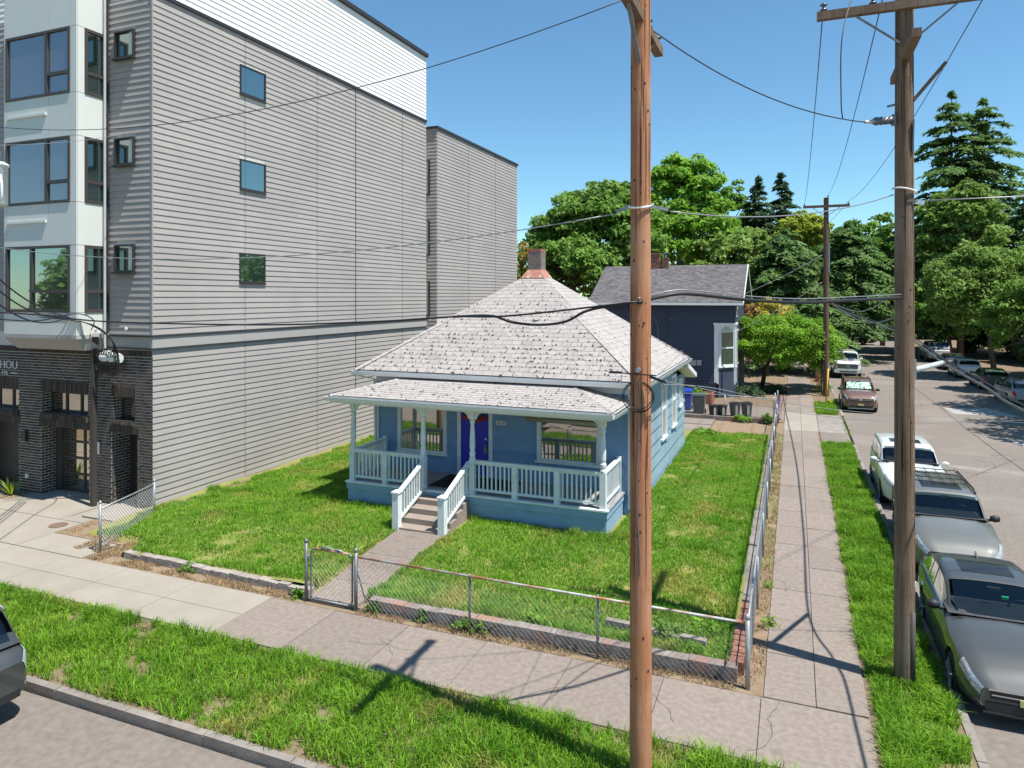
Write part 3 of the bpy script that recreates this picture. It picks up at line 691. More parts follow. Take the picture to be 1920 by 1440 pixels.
# ================================================================== blue house
HS = thing('blue_house', 'single-storey blue house with hipped pale shingle roof and railed front porch', 'house', (-7.83, 18.1, 0))
def HB(mb, name, m, parent=HS, **k): return mb.build(name, m, parent, world=True, **k)
X0, X1, YF, YR = -11.70, -3.97, 18.12, 25.3
HB(MB().box(X0, X1, YF, YR, -.1, 3.62).box(-11.2, X1 - .002, YR, 27.58, -.1, 3.05), 'wall', 'blue_wall')
HB(MB().box(X1, X1 + .05, YF - .03, 27.6, -.1, .42), 'foundation', 'blue_base')
HB(MB().box(X0 - .02, -11.52, YF - .04, YF, -.1, .5).box(-4.14, X1 + .05, YF - .04, YF - .002, -.1, .42), 'foundation', 'blue_base')
hs_side = lambda u, o, z: (X1 + o, u, z)
hs_front = lambda u, o, z: (u, YF - o, z)
P_ = .375
def courses(rows, segs, place, m, cuts=()):
    for z0, z1 in rows:
        for u0, u1 in segs:
            spans = [(u0, u1)]
            for a, b_, c, d in cuts:
                if z1 > c + .01 and z0 < d - .01:
                    new = []
                    for s0, s1 in spans:
                        if b_ <= s0 or a >= s1: new.append((s0, s1)); continue
                        if a - s0 > .03: new.append((s0, a))
                        if s1 - b_ > .03: new.append((b_, s1))
                    spans = new
            for s0, s1 in spans:
                th, t2 = .046 + rng.uniform(-.003, .003), .006
                P = [place(s0, th, z0), place(s1, th, z0), place(s1, 0, z0), place(s0, 0, z0), place(s0, t2, z1), place(s1, t2, z1), place(s1, 0, z1), place(s0, 0, z1)]
                MB().hexa(P).build('shake_course', m, HS, world=True)
rows = [(.42 + i * P_, .42 + (i + 1) * P_ + .004) for i in range(9)]; rows[-1] = (rows[-1][0], 3.66)
swin = [(22.45, 23.35, 1.42, 3.26), (24.45, 25.35, 1.47, 3.24), (26.1, 26.75, 1.95, 2.95)]
courses(rows, [(YF + .02, 20.6), (20.6, 23.9), (23.9, 25.3)], hs_side, 'blue_side', swin)
courses(rows[:7], [(25.3, 27.58)], hs_side, 'blue_side', swin)
fw = [(-10.98, -9.34, 1.42, 2.9), (-9.0, -7.9, .88, 3.02), (-6.56, -4.76, 1.5, 2.95)]
courses([(.88 + i * P_, .88 + (i + 1) * P_ + .004) for i in range(7)], [(X0, -9.9), (-9.9, -7.0), (-7.0, -4.13)], hs_front, 'blue_wall', fw)
courses(rows, [(-4.13, X1)], hs_front, 'blue_wall', fw)
for x in (X0 - .03, X1 - .06): HB(MB().box(x, x + .10, YF - .075, YF - .05, .42, 3.45), 'corner_board', 'white_paint')
HB(MB().box(X1 + .002, X1 + .065, YF - .05, YF + .06, .42, 3.45), 'corner_board', 'white_paint')
# side windows
for a, b_, c, d in swin:
    w_ = HB(MB().box(X1 + .0, X1 + .075, a, a + .1, c, d).box(X1, X1 + .075, b_ - .1, b_, c, d).box(X1, X1 + .075, a + .1, b_ - .1, d - .1, d).box(X1, X1 + .05, a + .1, b_ - .1, (c + d) / 2 - .03, (c + d) / 2 + .03), 'window', 'white_trim')
    HB(MB().box(X1 + .0, X1 + .02, a + .1, b_ - .1, c, d - .1), 'pane', 'glass_house', w_)
    HB(MB().box(X1, X1 + .10, a - .04, b_ + .04, c - .06, c), 'sill', 'white_trim', w_)
# front windows
for k, (a, b_, c, d) in enumerate((fw[0], fw[2])):
    t_ = .11
    w_ = HB(MB().box(a, a + t_, YF - .075, YF, c, d).box(b_ - t_, b_, YF - .075, YF, c, d).box(a + t_, b_ - t_, YF - .075, YF, d - t_, d).box(a + t_, b_ - t_, YF - .045, YF, c, c + .05), 'window', 'white_paint')
    HB(MB().box(a + t_, b_ - t_, YF - .02, YF - .005, c + .05, d - t_), 'pane', 'glass_house', w_)
    HB(MB().box(a - .04, b_ + .04, YF - .12, YF - .0, c - .06, c), 'sill', 'white_paint', w_)
HB(MB().tube([(-6.85, YF - .14, 2.62), (-4.80, YF - .14, 2.60)], .06, 10), 'rolled_shade', 'shade_tan', smooth=True)
# door
HB(MB().box(-9.0, -8.89, YF - .06, YF, .88, 3.0).box(-8.01, -7.9, YF - .06, YF, .88, 3.0).box(-8.89, -8.01, YF - .06, YF, 2.92, 3.0), 'door_frame', 'white_paint')
dr = HB(MB().box(-8.89, -8.01, YF - .03, YF, .90, 2.92), 'door', 'door_blue')
for a, b_, c, d in ((-8.78, -8.50, 1.1, 1.85), (-8.40, -8.12, 1.1, 1.85), (-8.78, -8.50, 2.0, 2.75), (-8.40, -8.12, 2.0, 2.75)):
    HB(MB().box(a, b_, YF - .042, YF - .03, c, d), 'panel', 'door_blue', dr)
HB(MB().lathe([(.001, 0), (.03, 0), (.03, -.05), (.001, -.05)], (-8.1, YF - .03, 1.95), 10, 'y'), 'knob', 'brass', dr)
HB(MB().lathe([(.001, 0), (.035, 0), (.035, -.07), (.001, -.07)], (-8.1, YF - .03, 1.76), 10, 'y').box(-8.15, -8.05, YF - .09, YF - .05, 1.55, 1.70), 'lock_box', 'galv_dark', dr)
wr = thing('door_wreath', 'red flower swag hanging on the blue front door', 'wreath', (-8.45, YF - .07, 2.5))
fl = MB(); 
for k in range(46):
    a = rng.uniform(math.pi, 2 * math.pi); r_ = .26 + rng.normal(0, .035); c = Vector((r_ * 1.25 * math.cos(a), rng.uniform(-.04, .02), .08 + r_ * .5 * math.sin(a)))
    fl.lathe([(.001, -.025), (.03, -.01), (.034, .01), (.001, .026)], c, 5)
fl.build('flowers', 'red_flower', wr)
lf = MB()
for k in range(50):
    c = Vector((rng.uniform(-.24, .26), rng.uniform(-.03, .02), rng.uniform(.0, .16))); d = Vector((rng.normal(), rng.normal() * .3, rng.normal())).normalized() * .05
    e = d.cross(Vector((0, 1, 0))) * .35; lf.add([c - d, c + e, c + d, c - e], [(0, 1, 2, 3)])
lf.build('leaves', 'leaf_dark', wr)
pl = HB(MB().box(-7.78, -7.48, YF - .072, YF - .05, 2.38, 2.49), 'number_plate', 'white_trim')
text('8134', -7.63, YF - .0725, 2.39, .12, pl, 'black_plastic', ext=.002)
# ---- porch
PX0, PX1, PY = -11.5, -4.16, 16.3
HB(MB().box(PX0, PX1, PY, YF - .001, -.1, .66), 'porch_base', 'blue_base')
HB(MB().box(PX0 - .03, PX1 + .03, PY - .03, YF - .002, .665, .835), 'rim_board', 'blue_base')
n_ = 13
for i in range(n_):                       # floor boards run along the front
    a, b_ = PY - .06 + (YF - PY + .05) * i / n_, PY - .06 + (YF - PY + .05) * (i + 1) / n_ - .008
    HB(MB().box(PX0 - .06, PX1 + .06, a, b_, .84, .88), 'floor_board', 'white_paint' if i == 0 else 'porch_floor')
tag(MB().box(-9.15, -6.9, 16.62, 17.9, .884, .895).build('door_mat', 'black_mat'), 'large black mat on the porch floor before the blue door', 'mat')
posts = [-11.40, -9.18, -7.73, -4.26]
def post(x, y=16.4):
    b = MB().box(x - .075, x + .075, y - .075, y + .075, .88, 1.76)
    b.lathe([(.075, 1.76), (.085, 1.80), (.06, 1.84), (.075, 1.88), (.08, 1.95), (.055, 2.0), (.07, 2.06), (.072, 2.2), (.06, 2.5), (.045, 2.68), (.065, 2.72), (.07, 2.76), (.05, 2.79), (.06, 2.82), (.075, 2.86)], (x, y, 0), 14)
    b.box(x - .07, x + .07, y - .07, y + .07, 2.86, 3.0)
    p = HB(b, 'porch_post', 'white_paint')
    for s_ in (-1, 1):
        if (s_ < 0 and x == posts[0]) or (s_ > 0 and x == posts[-1]): continue
        HB(MB().prism([(x + s_ * .07, y - .015, 3.0), (x + s_ * .28, y - .015, 3.0), (x + s_ * .17, y - .015, 2.93), (x + s_ * .10, y - .015, 2.80), (x + s_ * .07, y - .015, 2.80)], (0, .03, 0)), 'bracket', 'white_paint', p)
for x in posts: post(x)
HB(MB().box(-11.56, -4.10, 16.30, 16.5, 3.0, 3.2).box(-11.50, -11.32, 16.5, YF, 3.0, 3.2).box(-4.34, -4.16, 16.5, YF, 3.0, 3.2), 'porch_beam', 'white_paint')
HB(MB().box(-11.5, -4.16, 16.5, YF, 3.21, 3.24), 'porch_ceiling', 'white_paint')
bal_mesh = {}
def railing(p0, p1, z0a, z0b, zra, zrb, mids=(), step=.118):
    """rail from p0 to p1; bottom rail heights z0a..z0b, top rail zra..zrb"""
    p0, p1 = Vector((*p0, 0)), Vector((*p1, 0)); L = (p1 - p0).length; up = Vector((0, 0, 1))
    r_ = HB(MB().bar(p0 + up * zra, p1 + up * zrb, .11, .055), 'hand_rail', 'white_paint')
    HB(MB().bar(p0 + up * (zra - .055), p1 + up * (zrb - .055), .05, .05), 'under_rail', 'white_paint', r_)
    HB(MB().bar(p0 + up * z0a, p1 + up * z0b, .07, .06), 'bottom_rail', 'white_paint', r_)
    n = int(L / step)
    for i in range(1, n):
        t_ = i / n; q = p0.lerp(p1, t_); z0, z1 = z0a + (z0b - z0a) * t_, zra + (zrb - zra) * t_ - .07
        if any(abs((q - p0).length - m_) < .1 for m_ in mids): continue
        h = round(z1 - z0, 3)
        if h not in bal_mesh: bal_mesh[h] = MB().box(-.019, .019, -.019, .019, 0, h).mesh('baluster', 'white_paint')
        link('baluster', bal_mesh[h], r_, Vector((q.x, q.y, z0)) - HS.location)
    for m_ in mids:
        q = p0 + (p1 - p0).normalized() * m_
        HB(MB().box(q.x - .07, q.x + .07, q.y - .075, q.y + .075, .88, zra - .03), 'rail_post', 'white_paint', r_)
railing((-11.33, 16.4), (-9.25, 16.4), 1.0, 1.0, 1.73, 1.73, (.98,))
railing((-7.66, 16.4), (-4.33, 16.4), 1.0, 1.0, 1.73, 1.73, (1.12, 2.24))
railing((-11.40, 16.47), (-11.40, 18.04), 1.0, 1.0, 1.73, 1.73)
railing((-4.26, 16.47), (-4.26, 18.04), 1.0, 1.0, 1.73, 1.73)
for x in (-11.40, -4.26): HB(MB().box(x - .06, x + .06, 18.0, 18.08, .88, 1.80), 'rail_post', 'white_paint')
# steps and stair rails
for i in range(4):
    z = .88 - .136 * (i + 1); y = PY - .03 - .36 * i
    HB(MB().box(-9.10, -7.74, y - .36 - .02, PY - .032, z - .136 - (.3 if i == 3 else 0), z), 'step', 'step')
for x in (-9.0, -7.82):
    xs_ = x - .06 if x < -8.5 else x + .02
    nw = HB(MB().box(xs_ - .085, xs_ + .085, 14.78, 14.95, .12, 1.16), 'newel_post', 'white_paint')
    HB(MB().box(xs_ - .105, xs_ + .105, 14.76, 14.97, 1.16, 1.20).hexa([(xs_ - .1, 14.765, 1.2), (xs_ + .1, 14.765, 1.2), (xs_ + .1, 14.965, 1.2), (xs_ - .1, 14.965, 1.2), (xs_ - .04, 14.82, 1.235), (xs_ + .04, 14.82, 1.235), (xs_ + .04, 14.91, 1.235), (xs_ - .04, 14.91, 1.235)]), 'newel_cap', 'white_paint', nw)
    railing((xs_, 14.95), (xs_, 16.33), .48, .98, 1.14, 1.70)
# ---- roofs
AP = Vector((-7.87, 21.65, 6.86)); EZ = 3.80
EX0, EX1, EY0, EY1 = -12.22, -3.52, 17.66, 25.64
shing_count = [0]
def shingle_plane(corners, origin, uax, vax, exp, tab, single_rows, keep):
    """tabs on one slope; corners in (u,v) of a convex polygon; v runs up the slope"""
    uax, vax = uax.normalized(), vax.normalized(); nrm = uax.cross(vax).normalized()
    if nrm.z < 0: nrm = -nrm
    W = lambda u, v, h: origin + uax * u + vax * v + nrm * h
    us = [c[0] for c in corners]; vs_ = [c[1] for c in corners]
    edges = []
    k = len(corners); area = sum(corners[i][0] * corners[(i + 1) % k][1] - corners[(i + 1) % k][0] * corners[i][1] for i in range(k))
    sg_ = 1 if area > 0 else -1
    for i in range(k):
        (xa, ya), (xb, yb) = corners[i], corners[(i + 1) % k]; a, b_ = sg_ * (yb - ya), -sg_ * (xb - xa); edges.append((a, b_, a * xa + b_ * ya))
    joined = MB(); r_ = 0; v = min(vs_)
    while v < max(vs_):
        u = min(us) - tab * (.5 if r_ % 2 else 0) - (rng.random() * .05)
        while u < max(us):
            g = .0055 + (.006 * rng.random() if rng.random() < .15 else 0)
            poly = [(u + g, v), (u + tab - g, v), (u + tab - g, v + exp * 1.04), (u + g, v + exp * 1.04)]
            if rng.random() < .10: poly[0] = (u + g + rng.uniform(.01, .04), v); 
            if rng.random() < .06: poly[1] = (u + tab - g - rng.uniform(.01, .05), v + rng.uniform(0, .02))
            for e in edges: poly = clip(poly, *e) if poly else poly
            if len(poly) >= 3:
                lift = .008 + rng.uniform(-.001, .0015)
                top = [W(a, b_, lift * (1 - (b_ - v) / exp * .85) + .004) for a, b_ in poly]; bot = [W(a, b_, .001) for a, b_ in poly]
                kk = len(poly); mb = MB().add(bot + top, [tuple(range(kk, 2 * kk))] + [(i, (i + 1) % kk, kk + (i + 1) % kk, kk + i) for i in range(kk)])
                if r_ < single_rows and shing_count[0] < 300: mb.build('shingle', 'shingle', HS, world=True); shing_count[0] += 1
                else: joined.add(mb.v, mb.f)
            u += tab
        v += exp; r_ += 1
    if joined.v: HB(joined, 'shingles', 'shingle', kind='stuff', tone=True)
    deck = MB().add([W(a, b_, 0) for a, b_ in corners] + [W(a, b_, -.05) for a, b_ in corners], [tuple(range(k)) if sg_ > 0 else tuple(range(k))[::-1], tuple(range(k, 2 * k))] + [(i, (i + 1) % k, k + (i + 1) % k, k + i) for i in range(k)])
    HB(deck, 'roof', 'shingle_edge')
    # moss and lost granules in the keyways
    mo = MB()
    for q in range(keep):
        a, b_ = rng.uniform(min(us), max(us)), rng.uniform(min(vs_), max(vs_)) 
        b_ = min(vs_) + exp * round((min(vs_) + (b_ - min(vs_)) * rng.random() ** .5) / exp) + rng.uniform(0, .06)
        if all(e[0] * a + e[1] * b_ < e[2] - .12 for e in edges):
            s_ = rng.uniform(.012, .036); h = .018
            pts = [W(a + s_ * math.cos(t_) * rng.uniform(.5, 1.2), b_ + s_ * 1.3 * math.sin(t_) * rng.uniform(.5, 1.2), h) for t_ in np.linspace(0, 6.28, 7)[:-1]]
            mo.add(pts + [W(a, b_, h + .008)], [(i, (i + 1) % 6, 6) for i in range(6)])
    if mo.v: HB(mo, 'moss', 'moss', kind='stuff')
def slope(p0, p1, top0, top1, exp, tab, single, keep):
    p0, p1, top0, top1 = map(Vector, (p0, p1, top0, top1)); u = (p1 - p0).normalized(); n = u.cross(top0 - p0)
    v = n.cross(u).normalized()
    if v.z < 0: v = -v
    c = [((q - p0).dot(u), (q - p0).dot(v)) for q in ([p0, p1, top1, top0] if (top1 - top0).length > .01 else [p0, p1, top0])]
    shingle_plane(c, p0, u, v, exp, tab, single, keep)
A, B, C, D = (EX0, EY0, EZ), (EX1, EY0, EZ), (EX1, EY1, EZ), (EX0, EY1, EZ)
PE, PT = 3.27, 3.68
pa, pb, pc, pd = (-11.85, 15.93, PE), (-3.93, 15.93, PE), (-5.75, 18.10, PT), (-10.30, 18.10, PT)
slope(pa, pb, pd, pc, .165, .30, 12, 220)
slope(A, B, AP, AP, .185, .30, 3, 900)
slope(B, C, AP, AP, .185, .30, 0, 160)
slope(D, A, AP, AP, .185, .30, 0, 0); slope(C, D, AP, AP, .185, .30, 0, 0)
slope(pb, (-3.93, 18.10, PE), pc, pc, .165, .30, 0, 30); slope((-11.85, 18.10, PE), pa, pd, pd, .165, .30, 0, 0)
def hip(a, b_, w_=.14, n=24, m='hip_cap'):
    a, b_ = Vector(a), Vector(b_); d = (b_ - a) / n; side_ = d.cross(Vector((0, 0, 1))).normalized(); mb = MB()
    for i in range(n):
        p, q = a + d * i, a + d * (i + 1.15); dz = Vector((0, 0, -.055))
        u0, u1 = Vector((0, 0, .035)), Vector((0, 0, .020))
        mb.add([p + side_ * w_ + dz + u0, p + u0, p - side_ * w_ + dz + u0, q + side_ * w_ + dz + u1, q + u1, q - side_ * w_ + dz + u1], [(0, 1, 4, 3), (1, 2, 5, 4), (0, 2, 1)])
    HB(mb, 'hip_cap', m, tone=True)
for q in (A, B, C, D): hip(q, AP - Vector((0, 0, .05)))
hip(pa, pd, .11, 14); hip(pb, pc, .11, 14)
# eaves: soffit, fascia gutter, frieze
HB(MB().box(EX0 + .04, EX1 - .04, EY0 + .04, EY1 - .04, 3.69, 3.71), 'soffit', 'soffit')
def gutter(a, b_, n):                     # open trough; n points outwards
    a, b_, n = Vector(a), Vector(b_), Vector(n); z = Vector((0, 0, 1)); g = MB()
    def quad(o0, z0, o1, z1): g.add([a + n * o0 + z * z0, b_ + n * o0 + z * z0, b_ + n * o1 + z * z1, a + n * o1 + z * z1], [(0, 1, 2, 3)])
    quad(0, .0, 0, -.12); quad(0, -.12, .07, -.12); quad(.07, -.12, .115, -.02); quad(.115, -.02, .125, -.02); quad(.125, -.02, .08, -.13); quad(.08, -.13, 0, -.13)
    for p in (a, b_): g.add([p, p - z * .12, p + n * .07 - z * .12, p + n * .12 - z * .02], [(0, 1, 2, 3)])
    o = HB(g, 'gutter', 'white_trim'); HB(MB().add([a + n * .004 - z * .05, b_ + n * .004 - z * .05, b_ + n * .1 - z * .05, a + n * .1 - z * .05], [(0, 1, 2, 3)]), 'leaf_litter', 'moss', o)
gutter((EX0 - .06, EY0 - .005, EZ - .02), (EX1 + .06, EY0 - .005, EZ - .02), (0, -1, 0))
gutter((EX1 + .005, EY0 - .06, EZ - .02), (EX1 + .005, EY1 + .05, EZ - .02), (1, 0, 0))
gutter((-11.93, 15.925, PE - .01), (-3.88, 15.925, PE - .01), (0, -1, 0))
gutter((-3.925, 15.87, PE - .01), (-3.925, 18.1, PE - .01), (1, 0, 0))
HB(MB().box(EX0, EX1, EY0, EY0 + .02, 3.64, 3.78).box(EX1 - .02, EX1, EY0 + .02, EY1, 3.64, 3.78), 'fascia', 'white_trim')
HB(MB().box(-11.82, -3.96, 15.935, 15.955, 3.08, 3.25).box(-3.98, -3.96, 15.955, 18.1, 3.08, 3.25).box(-11.82, -11.80, 15.955, 18.1, 3.08, 3.25), 'fascia', 'white_trim')
HB(MB().box(-11.8, -3.98, 15.955, 16.3, 3.10, 3.12), 'soffit', 'white_paint')
HB(MB().box(X0 - .02, X1 + .02, YF - .07, YF - .035, 3.42, 3.69), 'frieze', 'white_trim')
HB(MB().tube([(EX0 + .05, EY0 - .04, 3.7), (EX0 + .1, EY0 + .02, 3.62), (X0 - .05, YF - .12, 3.5), (X0 - .02, YF - .1, .4)], .035, 8), 'downspout', 'white_trim')
HB(MB().tube([(-3.99, 16.2, 3.15), (-3.93, 17.9, 3.0), (-3.93, 18.02, 2.8), (-3.93, 18.02, .3)], .035, 8), 'downspout', 'blue_side')
HB(MB().bar((X1 + .08, 19.9, .3), (X1 + .08, 19.9, 1.05), .05, .05), 'vent_pipe', 'black_plastic')
# lean-to roof at the back
slope((-3.55, 27.95, 3.02), (-11.5, 27.95, 3.02), (-3.55, 25.2, 3.72), (-11.5, 25.2, 3.72), .2, .3, 0, 0)
HB(MB().hexa([(-3.58, 25.4, 3.50), (-3.53, 25.4, 3.50), (-3.53, 28.0, 2.84), (-3.58, 28.0, 2.84), (-3.58, 25.4, 3.66), (-3.53, 25.4, 3.66), (-3.53, 28.0, 3.0), (-3.58, 28.0, 3.0)]), 'rake_board', 'white_trim')
HB(MB().hexa([(X1, 25.4, 3.46), (-3.58, 25.4, 3.46), (-3.58, 28.0, 2.82), (X1, 28.0, 2.82), (X1, 25.4, 3.49), (-3.58, 25.4, 3.49), (-3.58, 28.0, 2.85), (X1, 28.0, 2.85)]), 'soffit', 'soffit')
# chimney with rusty skirt
cx, cy = AP.x, AP.y
HB(MB().box(cx - .23, cx + .23, cy - .23, cy + .23, 6.5, 7.43), 'chimney', 'chimney_stucco')
HB(MB().box(cx - .235, cx + .235, cy - .235, cy + .235, 7.43, 7.50).box(cx - .21, cx + .21, cy - .21, cy + .21, 7.50, 7.54), 'chimney_cap', 'brick_red')
sk = MB(); z0, z1, r0, r1 = 6.585, 6.86, .41, .235
sk.add([(cx - r0, cy - r0, z0), (cx + r0, cy - r0, z0), (cx + r0, cy + r0, z0), (cx - r0, cy + r0, z0), (cx - r1, cy - r1, z1), (cx + r1, cy - r1, z1), (cx + r1, cy + r1, z1), (cx - r1, cy + r1, z1)], [(0, 1, 5, 4), (1, 2, 6, 5), (2, 3, 7, 6), (3, 0, 4, 7)])
HB(sk, 'chimney_flashing', 'rust_flash')
q = onY(1010, 586, 19.55); HB(MB().bar(q + Vector((-.09, -.03, .0)), q + Vector((.09, -.03, .0)), .012, .10, up=(0, -.6, .8)), 'patch', 'rust_flash')
# ================================================================== navy house behind
NB = thing('navy_house', 'dark navy gabled house with grey shingle roof behind the wheelie bins', 'house', (-7.4, 42.5, 0))
def NBB(mb, name, m, parent=NB, **k): return mb.build(name, m, parent, world=True, **k)
NX0, NX1, NY0, NY1, NZ = -11.5, -3.2, 42.5, 50.6, 5.55
NBB(MB().box(NX0, -4.28, NY0, NY1, -.1, NZ).box(-4.28, NX1, NY0 + 1.0, NY1, -.1, NZ).box(-4.28, NX1, NY0, NY0 + 1.0, 4.40, NZ), 'wall', 'navy')
lb = MB(); z = .9
while z < NZ - .05:
    lb.hexa([(NX0, NY0 - .022, z), (-4.28 if z < 4.4 else NX1, NY0 - .022, z), (-4.28 if z < 4.4 else NX1, NY0, z), (NX0, NY0, z), (NX0, NY0 - .004, z + .15), (-4.28 if z < 4.4 else NX1, NY0 - .004, z + .15), (-4.28 if z < 4.4 else NX1, NY0, z + .15), (NX0, NY0, z + .15)])
    lb.hexa([(NX1, NY0, z), (NX1 + .022, NY0, z), (NX1 + .022, NY1, z), (NX1, NY1, z), (NX1, NY0, z + .15), (NX1 + .004, NY0, z + .15), (NX1 + .004, NY1, z + .15), (NX1, NY1, z + .15)]) if z > 4.4 else None
    z += .15
NBB(lb, 'siding_boards', 'navy', kind='stuff', tone=False)
NBB(MB().box(NX0 - .03, -4.25, NY0 - .05, NY0 - .001, -.1, .85), 'skirting', 'navy')
NBB(MB().box(NX0 - .1, -4.2, NY0 - .08, NY0 - .0, .85, .92), 'water_table', 'navy')
# cut-away corner bay in white trim
bx = NBB(MB().box(-4.36, -4.12, NY0 - .03, NY0 + .04, .85, 4.32), 'pilaster', 'white_paint')
NBB(MB().box(-4.40, NX1 + .06, NY0 - .06, NY0 + .0, 4.30, 4.42).box(NX1, NX1 + .06, NY0, NY0 + 1.6, 4.30, 4.42), 'cornice', 'white_paint')
sc_ = MB()
for i in range(10):
    a = -4.12 + .092 * i; b_ = a + .09; za = 4.30 - .05 - .34 * abs((i - 4.5) / 4.5) ** 2.2
    sc_.box(a, b_, NY0 - .02, NY0 + .02, za - .06 * (i % 2), 4.299)
NBB(sc_, 'scalloped_valance', 'white_paint')
NBB(MB().box(NX1 - .06, NX1 + .03, NY0 + .0, NY0 + .1, .85, 4.30).box(NX1 - .04, NX1 + .03, NY0 + .96, NY0 + 1.06, .85, 4.30), 'pilaster', 'white_paint')
# window in the splayed corner
p0, p1 = Vector((-4.14, NY0 + .06, 0)), Vector((NX1 - .04, NY0 + .98, 0)); d = (p1 - p0); Lw = d.length; d.normalize(); nn = Vector((d.y, -d.x, 0))
def spl(u0, u1, z0, z1, o0, o1):
    a = [p0 + d * u0 + nn * o1, p0 + d * u1 + nn * o1, p0 + d * u1 + nn * o0, p0 + d * u0 + nn * o0]
    return MB().hexa([(*q.xy, z0) for q in a] + [(*q.xy, z1) for q in a])
NBB(spl(0, Lw, -.1, 1.85, -.02, .02), 'wall', 'navy'); NBB(spl(0, Lw, 4.0, 4.4, -.02, .02), 'wall', 'white_paint')
fr = MB()
for u0, u1, z0, z1 in ((0, .2, 1.85, 4.0), (Lw - .2, Lw, 1.85, 4.0), (.2, Lw - .2, 1.85, 1.97), (.2, Lw - .2, 3.85, 4.0), (.2, Lw - .2, 2.90, 2.98)): m_ = spl(u0, u1, z0, z1, -.03, .05); fr.add(m_.v, m_.f)
wn = NBB(fr, 'window', 'white_paint')
for z0, z1 in ((1.97, 2.90), (2.98, 3.85)): NBB(spl(.2, Lw - .2, z0, z1, 0, .02), 'pane', 'glass_green', wn)
NBB(spl(-.05, Lw + .05, 1.78, 1.86, .0, .12), 'sill', 'white_paint', wn)
w2 = NBB(MB().box(NX1, NX1 + .05, NY0 + .9, NY0 + 1.7, 4.75, 5.35), 'window', 'white_paint'); NBB(MB().box(NX1 + .05, NX1 + .056, NY0 + .98, NY0 + 1.62, 4.82, 5.28), 'pane', 'glass_dark', w2)
w3 = NBB(MB().box(NX1, NX1 + .05, NY0 + 1.2, NY0 + 2.2, 1.9, 4.0), 'window', 'white_paint'); NBB(MB().box(NX1 + .05, NX1 + .056, NY0 + 1.3, NY0 + 2.1, 2.0, 3.9), 'pane', 'glass_dark', w3)
# gable roof, ridge along x; courses laid as joined shingle strips
RX0, RX1, EYA, EYB, EZN, RYN, RZN = -11.9, -2.72, 42.02, 51.05, 5.62, 46.5, 8.0
NBB(MB().add([(RX0, EYA, EZN), (RX1, EYA, EZN), (RX1, RYN, RZN), (RX0, RYN, RZN), (RX1, EYB, EZN), (RX0, EYB, EZN), (RX0, EYA, EZN - .1), (RX1, EYA, EZN - .1), (RX1, RYN, RZN - .1), (RX0, RYN, RZN - .1), (RX1, EYB, EZN - .1), (RX0, EYB, EZN - .1)],
    [(0, 1, 2, 3), (3, 2, 4, 5), (0, 6, 7, 1), (1, 7, 8, 2), (2, 8, 10, 4), (0, 3, 9, 6), (3, 5, 11, 9), (4, 10, 11, 5), (6, 9, 8, 7), (9, 11, 10, 8)]), 'roof', 'roof_dark')
sh = MB(); nr = 34; vv = Vector((0, RYN - EYA, RZN - EZN)); nv = Vector((0, -vv.z, vv.y)).normalized()
for i in range(nr):
    x = RX0 - (i % 3) * .11
    while x < RX1:
        wd = rng.uniform(.14, .36); a, b_ = max(x, RX0), min(x + wd, RX1); x += wd
        if b_ - a < .02: continue
        q0 = Vector((0, EYA, EZN)) + vv * (i / nr); q1 = Vector((0, EYA, EZN)) + vv * ((i + 1) / nr); h = .008 + .014 * rng.random()
        sh.add([Vector((a, 0, 0)) + q0 + nv * h, Vector((b_, 0, 0)) + q0 + nv * h, Vector((b_, 0, 0)) + q1 + nv * .004, Vector((a, 0, 0)) + q1 + nv * .004, Vector((a, 0, 0)) + q0, Vector((b_, 0, 0)) + q0], [(0, 1, 2, 3), (4, 5, 1, 0)])
NBB(sh, 'shingles', 'roof_dark', kind='stuff', tone=True)
NBB(MB().box(RX0, RX1, EYA - .1, EYA - .002, EZN - .16, EZN - .02), 'gutter', 'white_trim')
NBB(MB().prism([(RX1, EYA, EZN - .14), (RX1, RYN, RZN - .12), (RX1, RYN, RZN + .02), (RX1, EYA, EZN + .02)], (.04, 0, 0)).prism([(RX1, EYB, EZN - .14), (RX1, RYN, RZN - .12), (RX1, RYN, RZN + .02), (RX1, EYB, EZN + .02)], (.041, 0, 0)), 'rake_board', 'white_trim')
NBB(MB().prism([(NX1 - .01, NY0, NZ), (NX1 - .01, NY1, NZ), (NX1 - .01, RYN, RZN - .15)], (-.1, 0, 0)), 'gable', 'navy')
for k, (x, w_, h) in enumerate(((-8.5, .62, .75), (-7.82, .42, .50))):
    ch = MB(); z = RZN - .45; r_ = 0
    while z < RZN + h - .01:
        for s_ in range(3):
            a = x - w_ / 2 + w_ / 3 * s_; ch.box(a + .005, a + w_ / 3 - .005, RYN - .42 - .006 * (r_ % 2), RYN - .1, z, z + .085)
            ch.box(x - w_ / 2 + .02, x + w_ / 2 + .006 * (r_ % 2), RYN - .41 + .1 * s_, RYN - .32 + .1 * s_, z + .002, z + .083)
        z += .095; r_ += 1
    c_ = NBB(ch, 'chimney', 'brick_red', tone=True)
    if k == 0: NBB(MB().box(x - .35, x + .35, RYN - .48, RYN - .04, RZN + h, RZN + h + .07), 'chimney_cap', 'chimney_stucco', c_)
    else: NBB(MB().tube([(x, RYN - .26, RZN + h), (x, RYN - .26, RZN + h + .3)], .1, 10).lathe([(.15, RZN + h + .3), (.15, RZN + h + .34), (.02, RZN + h + .4)], (x, RYN - .26, 0), 10), 'flue', 'galv_dark', c_)
